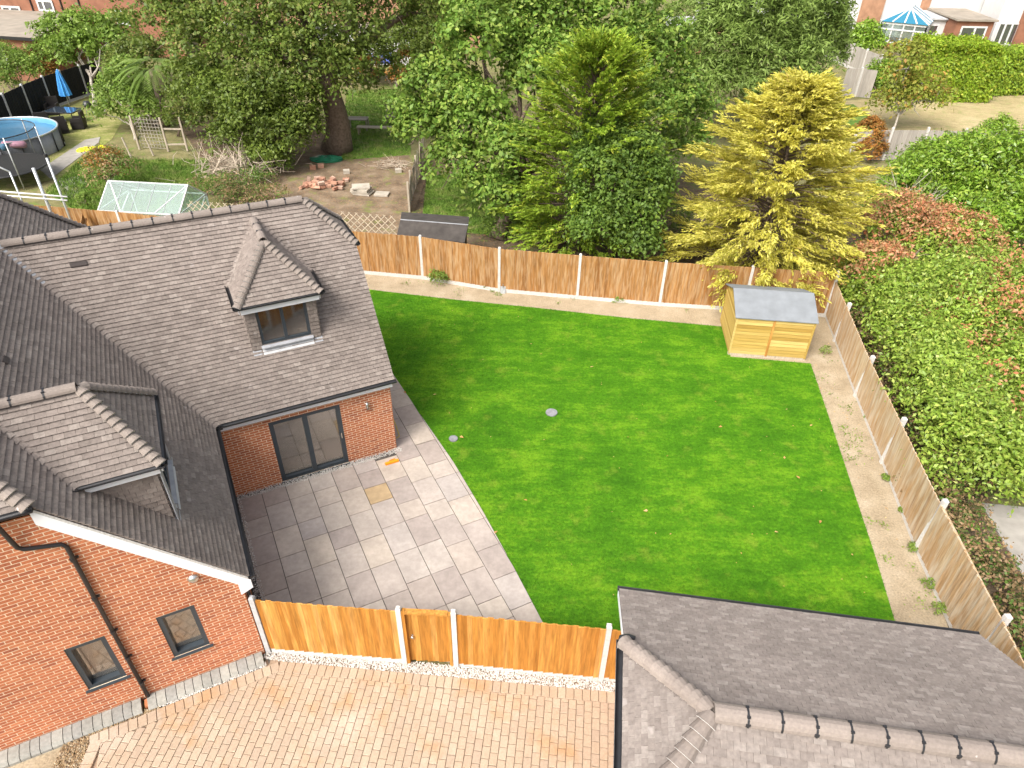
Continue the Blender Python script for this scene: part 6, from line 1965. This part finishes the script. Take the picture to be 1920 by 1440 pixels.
# ivy and ground plants under the centre trees
bush('ivy_patch', W(985, 452), [(W(975, 445) + HZ * 0.3, np.array([1.6, 0.9, 0.4])), (W(1050, 462) + HZ * 0.4, np.array([1.3, 0.8, 0.6])), (W(960, 425) + HZ * 0.5, np.array([1.2, 0.9, 0.6]))], 7000, 0.10, 'deep_oak_leaf', 'low ivy patch below the bright oak behind the fence', 'ivy', spread=0.18, zmin=0.0)
bush('undergrowth', W(1260, 470), [(W(1280, 455) + HZ * 0.3, np.array([1.6, 0.8, 0.4])), (W(1240, 420) + HZ * 0.5, np.array([1.5, 1.0, 0.7]))], 3500, 0.10, 'evergreen_leaf', 'dark undergrowth between young oak and golden cypress', 'undergrowth', spread=0.2, zmin=0.0)
tree('dark_yew', W(815, 185), [px_blob(*b) for b in [(820, 105, 52, 44), (780, 70, 54, 42), (830, 50, 53, 40), (800, 140, 51, 32), (850, 10, 54, 36)]], 15000, 0.2, 'evergreen_leaf', 'dark yew between the two big oaks', 'tree', 0.2, spread=0.32)
bush('red_shrub', W(765, 165), [px_blob(762, 120, 56, 24), px_blob(745, 145, 55, 18), px_blob(690, 130, 58, 26)], 3200, 0.2, 'rust_leaf', 'autumn coloured shrub behind the seat in the far garden', spread=0.3)
tree('birch_tree', W(745, 165), [px_blob(740, 90, 56, 34), px_blob(700, 95, 57, 30), px_blob(760, 60, 57, 32)], 5000, 0.18, 'dark_oak_leaf', 'slim birch with a pale stem behind the far lawn', 'tree', 0.12, 'bark_pale', spread=0.4)
# ------------------------------------------------------------------ right background planting
hb = thing('hedge', W(1770, 185), 'large clipped bright green hedge block beside the conservatory', 'hedge')
def hedge(root, a, b, depth, h, n, size, mat, name='foliage', rough=0.16):
    a, b = A3(a), A3(b)
    d = unit(b - a); L = np.linalg.norm(b - a); nn = np.array([-d[1], d[0], 0])
    q = rng.random((n, 3))
    f = rng.random(n)
    s, t, z = q[:, 0] * L, q[:, 1] * depth, q[:, 2] * h
    on = np.where(f < 0.5, 0, np.where(f < 0.85, 1, 2))
    t = np.where(on == 0, 0.0, t); z = np.where(on == 1, h, z); s = np.where(on == 2, np.where(rng.random(n) < .5, 0, L), s)
    s = np.clip(s, 0.25 * (z / h) ** 4 * 2, L - 0.25 * (z / h) ** 4 * 2)
    t = t + 0.5 * (z / h) ** 4 * (on == 0)
    P_ = a + d * s[:, None] + nn * t[:, None] + HZ * z[:, None] + rng.normal(size=(n, 3)) * rough
    N_ = np.where((on == 0)[:, None], -nn + HZ * 0.5, np.where((on == 1)[:, None], HZ, np.where((s > L / 2)[:, None], d, -d) + HZ * .5)) + rng.normal(size=(n, 3)) * 0.5
    kp = P_[:, 2] > 0.02
    ln = size * (0.6 + 0.8 * rng.random(n))
    quads_obj(name, leaf_quads(P_[kp], N_[kp], ln[kp], ln[kp] * 0.5), rng.random(n)[kp], mat, root)
    MB().prism([a + nn * 0.35 + d * 0.3, b + nn * 0.35 - d * 0.3, b + nn * (depth - .3) - d * 0.3, a + nn * (depth - .3) + d * .3], HZ * (h - 0.4)).build('inner_wood', 'bark', root)
hedge(hb, W(1716, 188), W(1848, 192), 4.5, 3.7, 34000, 0.22, 'hedge_leaf')
hb2 = thing('hedge', W(1890, 175), 'lower darker hedge right of the big hedge block', 'hedge')
hedge(hb2, W(1858, 180), W(2010, 175), 3.0, 3.0, 12000, 0.22, 'conifer_green')
bush('garden_shrub', W(1650, 182), [px_blob(1650, 145, 60, 26), px_blob(1640, 165, 59, 22), px_blob(1668, 150, 60, 22)], 6500, 0.17, 'laurel_leaf', 'dark green shrub at the foot of the grey panel fence', spread=0.25)
tree('maple_tree', W(1672, 250), [px_blob(*b) for b in [(1700, 130, 48, 34), (1730, 160, 48, 32), (1680, 165, 48, 30), (1710, 195, 47.5, 32), (1750, 190, 48, 24), (1665, 195, 48, 22), (1690, 105, 49, 24)]], 4200, 0.22, 'autumn_leaf', 'thin young tree with yellow and orange leaves on the dry lawn', 'tree', 0.085, 'bark_pale', per=16, spread=0.42)
bush('thuja_shrub', W(1632, 300), [px_blob(1630, 258, 42, 26, 1, 1.3), px_blob(1628, 280, 41.5, 26)], 9000, 0.13, 'rust_leaf', 'rounded rusty brown conifer behind the golden cypress', spread=0.14, lump=0.06)
tree('bay_tree', W(1625, 112), [px_blob(1622, 72, 72, 26), px_blob(1612, 82, 71, 20), px_blob(1635, 85, 71, 20)], 4200, 0.24, 'laurel_leaf', 'round green bush in front of the conservatory', 'tree', 0.15, spread=0.3)
bush('low_shrub', W(1875, 262), [px_blob(1880, 243, 44, 18), px_blob(1855, 247, 44, 14)], 2600, 0.14, 'laurel_leaf', 'low green bush against the grey fence at the right edge', spread=0.2)
# grey fences
g1 = thing('fence', W(1780, 292), 'weathered grey board fence along the far dry lawn', 'fence')
gp_ = [W(1590, 300), W(1655, 300), W(1720, 300), W(1790, 302), W(1860, 302), W(1930, 304)]
for i in range(len(gp_) - 1):
    fence_run(g1, gp_[i], gp_[i + 1], 1.75, 1.75, 'fence_grey', 0.14, 0.0, rails=False)
    post(g1, gp_[i], 1.9, 'concrete_pale', 0.12)
g2 = thing('fence', W(1600, 135), 'grey panel fence with pale posts leading to the conservatory', 'fence')
gp2 = [W(1556, 118), W(1575, 127), W(1600, 137), W(1622, 140), W(1655, 128)]
g2p = [W(1552, 112), W(1582, 128), W(1607, 133)]
a_, b_2 = W(1545, 108), W(1640, 150)
n = 4
for i in range(n):
    p0, p1 = a_ + (b_2 - a_) * i / n, a_ + (b_2 - a_) * (i + 1) / n
    fence_run(g2, p0, p1, 1.9, 1.9, 'fence_grey', 0.3, 0.25, rails=False)
    post(g2, p1, 2.0, 'concrete_pale', 0.16)
g3 = thing('fence', W(1610, 178), 'short dark grey slatted fence below the dark shrub', 'fence')
fence_run(g3, W(1575, 178), W(1600, 181), 2.0, 2.0, 'fence_grey', 0.2, 0.0, rails=False)
fence_run(g3, W(1603, 181), W(1630, 184), 2.0, 2.0, 'fence_grey', 0.2, 0.0, rails=False)
post(g3, W(1602, 181), 2.1, 'concrete_pale', 0.16)
# ------------------------------------------------------------------ far houses
def slab_wall(root, name, p, q, z0, z1, mat, th=0.25):
    p, q = A3(p), A3(q)
    d = unit(q - p); nn = np.array([-d[1], d[0], 0])
    MB().prism([p + HZ * z0, q + HZ * z0, q + nn * th + HZ * z0, p + nn * th + HZ * z0], HZ * (z1 - z0)).build(name, mat, root)
def far_window(root, p, q, z0, z1, mull=(), transom=()):
    p, q = A3(p), A3(q)
    d = unit(q - p); out = np.array([d[1], -d[0], 0]); L = np.linalg.norm(q - p)
    window(root, p * [1, 1, 0], d, out, 0, L, z0, z1, [L * t for t in mull], -0.10, 0.16, False, 'window', 'white_paint', 'far_glass', dp=0.05, transom=transom)
# left: brick house with flat-roofed extension
Ye = 57.0
hl = thing('brick_house', PY(40, 150, Ye) * [1, 1, 0], 'red brick neighbour house with pale flat roofed extension, top left', 'house')
c0, c1, c2 = W(-140, 63, 3.0), W(67, 76, 3.0), W(160, 30, 3.0)
c3 = c0 + (c2 - c1)
MB().prism([c0, c1, c2, c3], HZ * 0.18).build('flat_roof', 'roof_felt_pale', hl)
m = MB()
for a, b in ((c0, c1), (c1, c2)):
    m.bar(a + HZ * 0.06, b + HZ * 0.06, 0.1, 0.22)
m.build('roof_edge', 'black_plastic', hl)
slab_wall(hl, 'wall', c0 * [1, 1, 0] + [0, 0.3, 0], c1 * [1, 1, 0] + [-0.3, 0.3, 0], 0, 2.98, 'far_brick')
slab_wall(hl, 'wall', c1 * [1, 1, 0] + [-0.3, 0.3, 0], c2 * [1, 1, 0] + [-0.3, 0, 0], 0, 2.98, 'far_brick')
wd_ = unit((c1 - c0)); e0 = c0 * [1, 1, 0] + [0, 0.3, 0]
LL = np.linalg.norm(c1 - c0)
far_window(hl, e0 + wd_ * (LL - 5.2), e0 + wd_ * (LL - 3.3), 1.0, 2.5, (0.5,))
far_window(hl, c1 * [1, 1, 0] + [-0.3, 0.3, 0] + (c2 - c1) * 0.28, c1 * [1, 1, 0] + [-0.3, 0.3, 0] + (c2 - c1) * 0.40, 0.9, 2.6)
hb0, hb1 = c3 * [1, 1, 0] + wd_ * -12, c2 * [1, 1, 0] + wd_ * 9
slab_wall(hl, 'wall', hb0, hb1, 0, 6.2, 'far_brick')
hlL = np.linalg.norm(hb1 - hb0)
def on_wall(px, py):                        # distance along the back wall and height of a photo point
    d = ray(px, py); nn = np.array([-wd_[1], wd_[0], 0])
    t = ((hb0 - CAM) @ nn) / (d @ nn); p = CAM + d * t
    return (p - hb0) @ wd_, p[2]
for (x0, y0, x1, y1, mu) in ((2, 10, 45, 33, (0.45,)), (72, 12, 105, 22, (0.4,)), (214, 18, 246, 48, (0.5,))):
    s0, zt = on_wall(x0, y0); s1, zb_ = on_wall(x1, y1)
    far_window(hl, hb0 + wd_ * s0, hb0 + wd_ * s1, max(0.1, zb_), max(zt, zb_ + 0.9), mu)
for px in (60, 116, 150):
    s0, _ = on_wall(px, 10)
    q = hb0 + wd_ * s0 + np.array([wd_[1], -wd_[0], 0]) * 0.08
    MB().tube([q, q + HZ * 6], 0.06, 7).build('downpipe', 'black_plastic', hl)
MB().prism([hb0 + HZ * 6.2 + [0, -0.5, 0], hb1 + HZ * 6.2 + [0, -0.5, 0], hb1 + HZ * 9 + [0, 4.5, 0], hb0 + HZ * 9 + [0, 4.5, 0]], HZ * 0.2).build('roof', 'far_brick_brown', hl)
# middle: house seen in scraps between the crowns
Ym = 70.0
hm = thing('brick_house', PY(640, 120, Ym) * [1, 1, 0], 'pale fronted brick house glimpsed between the two oaks', 'house')
m0, m1 = PY(380, 120, Ym) * [1, 1, 0], PY(900, 120, Ym) * [1, 1, 0]
slab_wall(hm, 'wall', m0, m1, 0, 5.8, 'far_brick_brown', 0.3)
MB().prism([m0 + HZ * 5.8 + [0, -0.5, 0], m1 + HZ * 5.8 + [0, -0.5, 0], m1 + HZ * 8.5 + [0, 4.5, 0], m0 + HZ * 8.5 + [0, 4.5, 0]], HZ * 0.2).build('roof', 'roof_felt_pale', hm)
for (x0, x1, z0, z1) in ((430, 470, 1.0, 2.4), (600, 640, 1.0, 2.4), (730, 770, 0.1, 2.3), (840, 868, 1.0, 2.3)):
    far_window(hm, PY(x0, 120, Ym) * [1, 1, 0], PY(x1, 120, Ym) * [1, 1, 0], z0, z1, (0.5,))
ex0, ex1 = PY(640, 120, 65) * [1, 1, 0], PY(780, 120, 65) * [1, 1, 0]
MB().prism([ex0, ex1, ex1 + [0, 4.6, 0], ex0 + [0, 4.6, 0]], HZ * 2.5).build('extension', 'white_paint', hm)
MB().prism([ex0 + [-.2, -.2, 2.5], ex1 + [.2, -.2, 2.5], ex1 + [.2, 4.6, 2.5], ex0 + [-.2, 4.6, 2.5]], HZ * 0.15).build('extension_roof', 'roof_felt_pale', hm)
tq = PY(700, 95, 60)
tag(MB().box([tq[0], 60, 1.45], (1.8, 0, 0.1), (0, 1.1, 0.15), (0, 0, 0.05)).box([tq[0] - 1.4, 60, 0.7], (0.04, 0, 0), (0, 0.04, 0), (0, 0, 0.7)).box([tq[0] + 1.4, 60, 0.75], (0.04, 0, 0), (0, 0.04, 0), (0, 0, 0.75)).build('canopy', 'tarp_blue'), 'blue tarpaulin canopy glimpsed behind the oak', 'canopy')
# middle right outbuilding with grey roof
ob = thing('outbuilding', PY(1290, 90, 72) * [1, 1, 0], 'grey roofed outbuilding between the oak and the fine leaved tree', 'outbuilding')
o0, o1 = PY(1255, 72, 68), PY(1318, 70, 68)
for q in (o0, o1): q[2] = 0
MB().prism([o0, o1, o1 + [0.5, 6, 0], o0 + [0.5, 6, 0]], HZ * 2.5).build('wall', 'far_brick', ob)
MB().prism([o0 + [-.3, -.3, 2.5], o1 + [.3, -.3, 2.5], o1 + [.8, 6.3, 2.9], o0 + [.2, 6.3, 2.9]], HZ * 0.15).build('roof', 'concrete_grey', ob)
far_window(ob, o0 + (o1 - o0) * 0.35, o0 + (o1 - o0) * 0.8, 1.0, 2.1, (0.5,))
# right: white rendered semi with brick piers, extensions and a conservatory
Yr = 84.0
hr = thing('white_house', PY(1720, 60, Yr) * [1, 1, 0], 'white rendered house with brick piers and flat roofed extensions, top right', 'house')
def X(px, Y=Yr, py=45): return PY(px, py, Y) * [1, 1, 0]
def zat(px, py, Y=Yr): return PY(px, py, Y)[2]
slab_wall(hr, 'wall', X(1300), X(2150), 0, 6.5, 'white_paint', 0.3)
for x0, x1 in ((1606, 1648), (1330, 1365), (1716, 1732)):
    slab_wall(hr, 'brick_pier', X(x0, Yr - .18), X(x1, Yr - .18), 0, 6.5, 'far_brick_brown', 0.17)
MB().prism([X(1300) + HZ * 6.5 + [0, -.5, 0], X(2150) + HZ * 6.5 + [0, -.5, 0], X(2150) + HZ * 9.5 + [0, 5, 0], X(1300) + HZ * 9.5 + [0, 5, 0]], HZ * 0.2).build('roof', 'far_brick_brown', hr)
far_window(hr, X(1556), X(1602), zat(1580, 65), zat(1580, 35), (0.65,), (zat(1580, 44),))
far_window(hr, X(1380), X(1430), 0.9, 2.3, (0.5,))
x0, x1 = X(1718, 79.5, 50), X(1795, 79.5, 50)
MB().prism([x0, x1, x1 + [0, 4.2, 0], x0 + [0, 4.2, 0]], HZ * 2.5).build('extension', 'white_paint', hr)
MB().prism([x0 + [-.2, -.3, 2.5], x1 + [.05, -.3, 2.5], x1 + [.05, 4.2, 2.7], x0 + [-.2, 4.2, 2.7]], HZ * 0.14).build('flat_roof', 'concrete_grey', hr)
far_window(hr, x0 + (x1 - x0) * 0.25, x0 + (x1 - x0) * 0.55, 1.0, 2.1)
x0, x1 = X(1792, 77.5, 50), X(1862, 77.5, 50)
MB().prism([x0, x1, x1 + [0, 6.2, 0], x0 + [0, 6.2, 0]], HZ * 2.7).build('extension', 'far_brick', hr)
MB().prism([x0 + [-.2, -.3, 2.7], x1 + [.2, -.3, 2.7], x1 + [.2, 6.2, 2.9], x0 + [-.2, 6.2, 2.9]], HZ * 0.16).build('flat_roof', 'roof_felt_pale', hr)
far_window(hr, x0 + (x1 - x0) * 0.15, x0 + (x1 - x0) * 0.85, 0.9, 2.25, (0.55,))
x0, x1 = X(1866, 80, 50), X(1915, 80, 50)
slab_wall(hr, 'wall', x0, x1, 0, 6.5, 'white_paint', 3.5)
far_window(hr, x0 + (x1 - x0) * 0.1, x0 + (x1 - x0) * 0.9, 0.1, 2.3, (0.33, 0.66))
slab_wall(hr, 'wall', X(1912, 79.6, 50), X(2050, 79.6, 50), 0, 6.5, 'far_brick', 4.0)
# conservatory
cv = thing('conservatory', W(1676, 92), 'white framed conservatory with blue glazed hipped roof', 'conservatory')
k0, k1 = W(1641, 88), W(1722, 97)
kd = unit(k1 - k0); kn = np.array([-kd[1], kd[0], 0]); KL = np.linalg.norm(k1 - k0); KD = 4.2
def K(a, b, z): return k0 + kd * a + kn * b + HZ * z
KZ, KR = 2.3, 3.6
MB().prism([K(0, 0, 0), K(KL, 0, 0), K(KL, KD, 0), K(0, KD, 0)], HZ * 0.5).build('dwarf_wall', 'far_brick', cv)
nm = 4
for i in range(nm + 1):
    MB().bar(K(KL * i / nm, 0, .5), K(KL * i / nm, 0, KZ), 0.12, 0.12).build('mullion', 'white_paint', cv)
    MB().bar(K(0, KD * i / nm, .5), K(0, KD * i / nm, KZ), 0.12, 0.12).build('mullion', 'white_paint', cv)
    MB().bar(K(KL, KD * i / nm, .5), K(KL, KD * i / nm, KZ), 0.12, 0.12).build('mullion', 'white_paint', cv)
for z in (0.55, 1.75, KZ):
    for a, b in ((K(0, 0, z), K(KL, 0, z)), (K(0, 0, z), K(0, KD, z)), (K(KL, 0, z), K(KL, KD, z))):
        MB().bar(a, b, 0.16, 0.12 if z < 2 else 0.2).build('rail', 'white_paint', cv)
for a, b in ((K(0, 0, .5), K(KL, 0, .5)), (K(0, 0, .5), K(0, KD, .5)), (K(KL, 0, .5), K(KL, KD, .5))):
    MB().prism([a, b, b + HZ * (KZ - .5), a + HZ * (KZ - .5)], unit(np.cross(b - a, HZ)) * 0.02).build('pane', 'conservatory_glass', cv)
ap, bk = K(KL / 2, 1.5, KR), K(KL / 2, KD, KR)
eo = 0.2
fl, frr = K(-eo, -eo, KZ + .1), K(KL + eo, -eo, KZ + .1)
bl_, br_ = K(-eo, KD, KZ + .1), K(KL + eo, KD, KZ + .1)
for nm_, tri, mt in (('roof_pane', [fl, frr, ap], 'blue_glazing'), ('roof_pane', [fl, ap, bk, bl_], 'blue_glazing'), ('roof_pane', [frr, br_, bk, ap], 'blue_glazing')):
    MB().prism(tri, HZ * 0.03).build(nm_, mt, cv)
MB().bar(ap, bk, 0.14, 0.14).build('roof_bar', 'white_paint', cv)
for t in (0, 0.25, 0.5, 0.75, 1.0):
    MB().bar(fl + (frr - fl) * t + HZ * .04, ap + HZ * .04, 0.13, 0.09).build('roof_bar', 'white_paint', cv)
for t in (0.33, 0.66, 1.0):
    for e, g in ((fl, bl_), (frr, br_)):
        MB().bar(e + (g - e) * t + HZ * .04, ap + (bk - ap) * max(0, (t - 0.3) / 0.7) + HZ * .04, 0.13, 0.09).build('roof_bar', 'white_paint', cv)
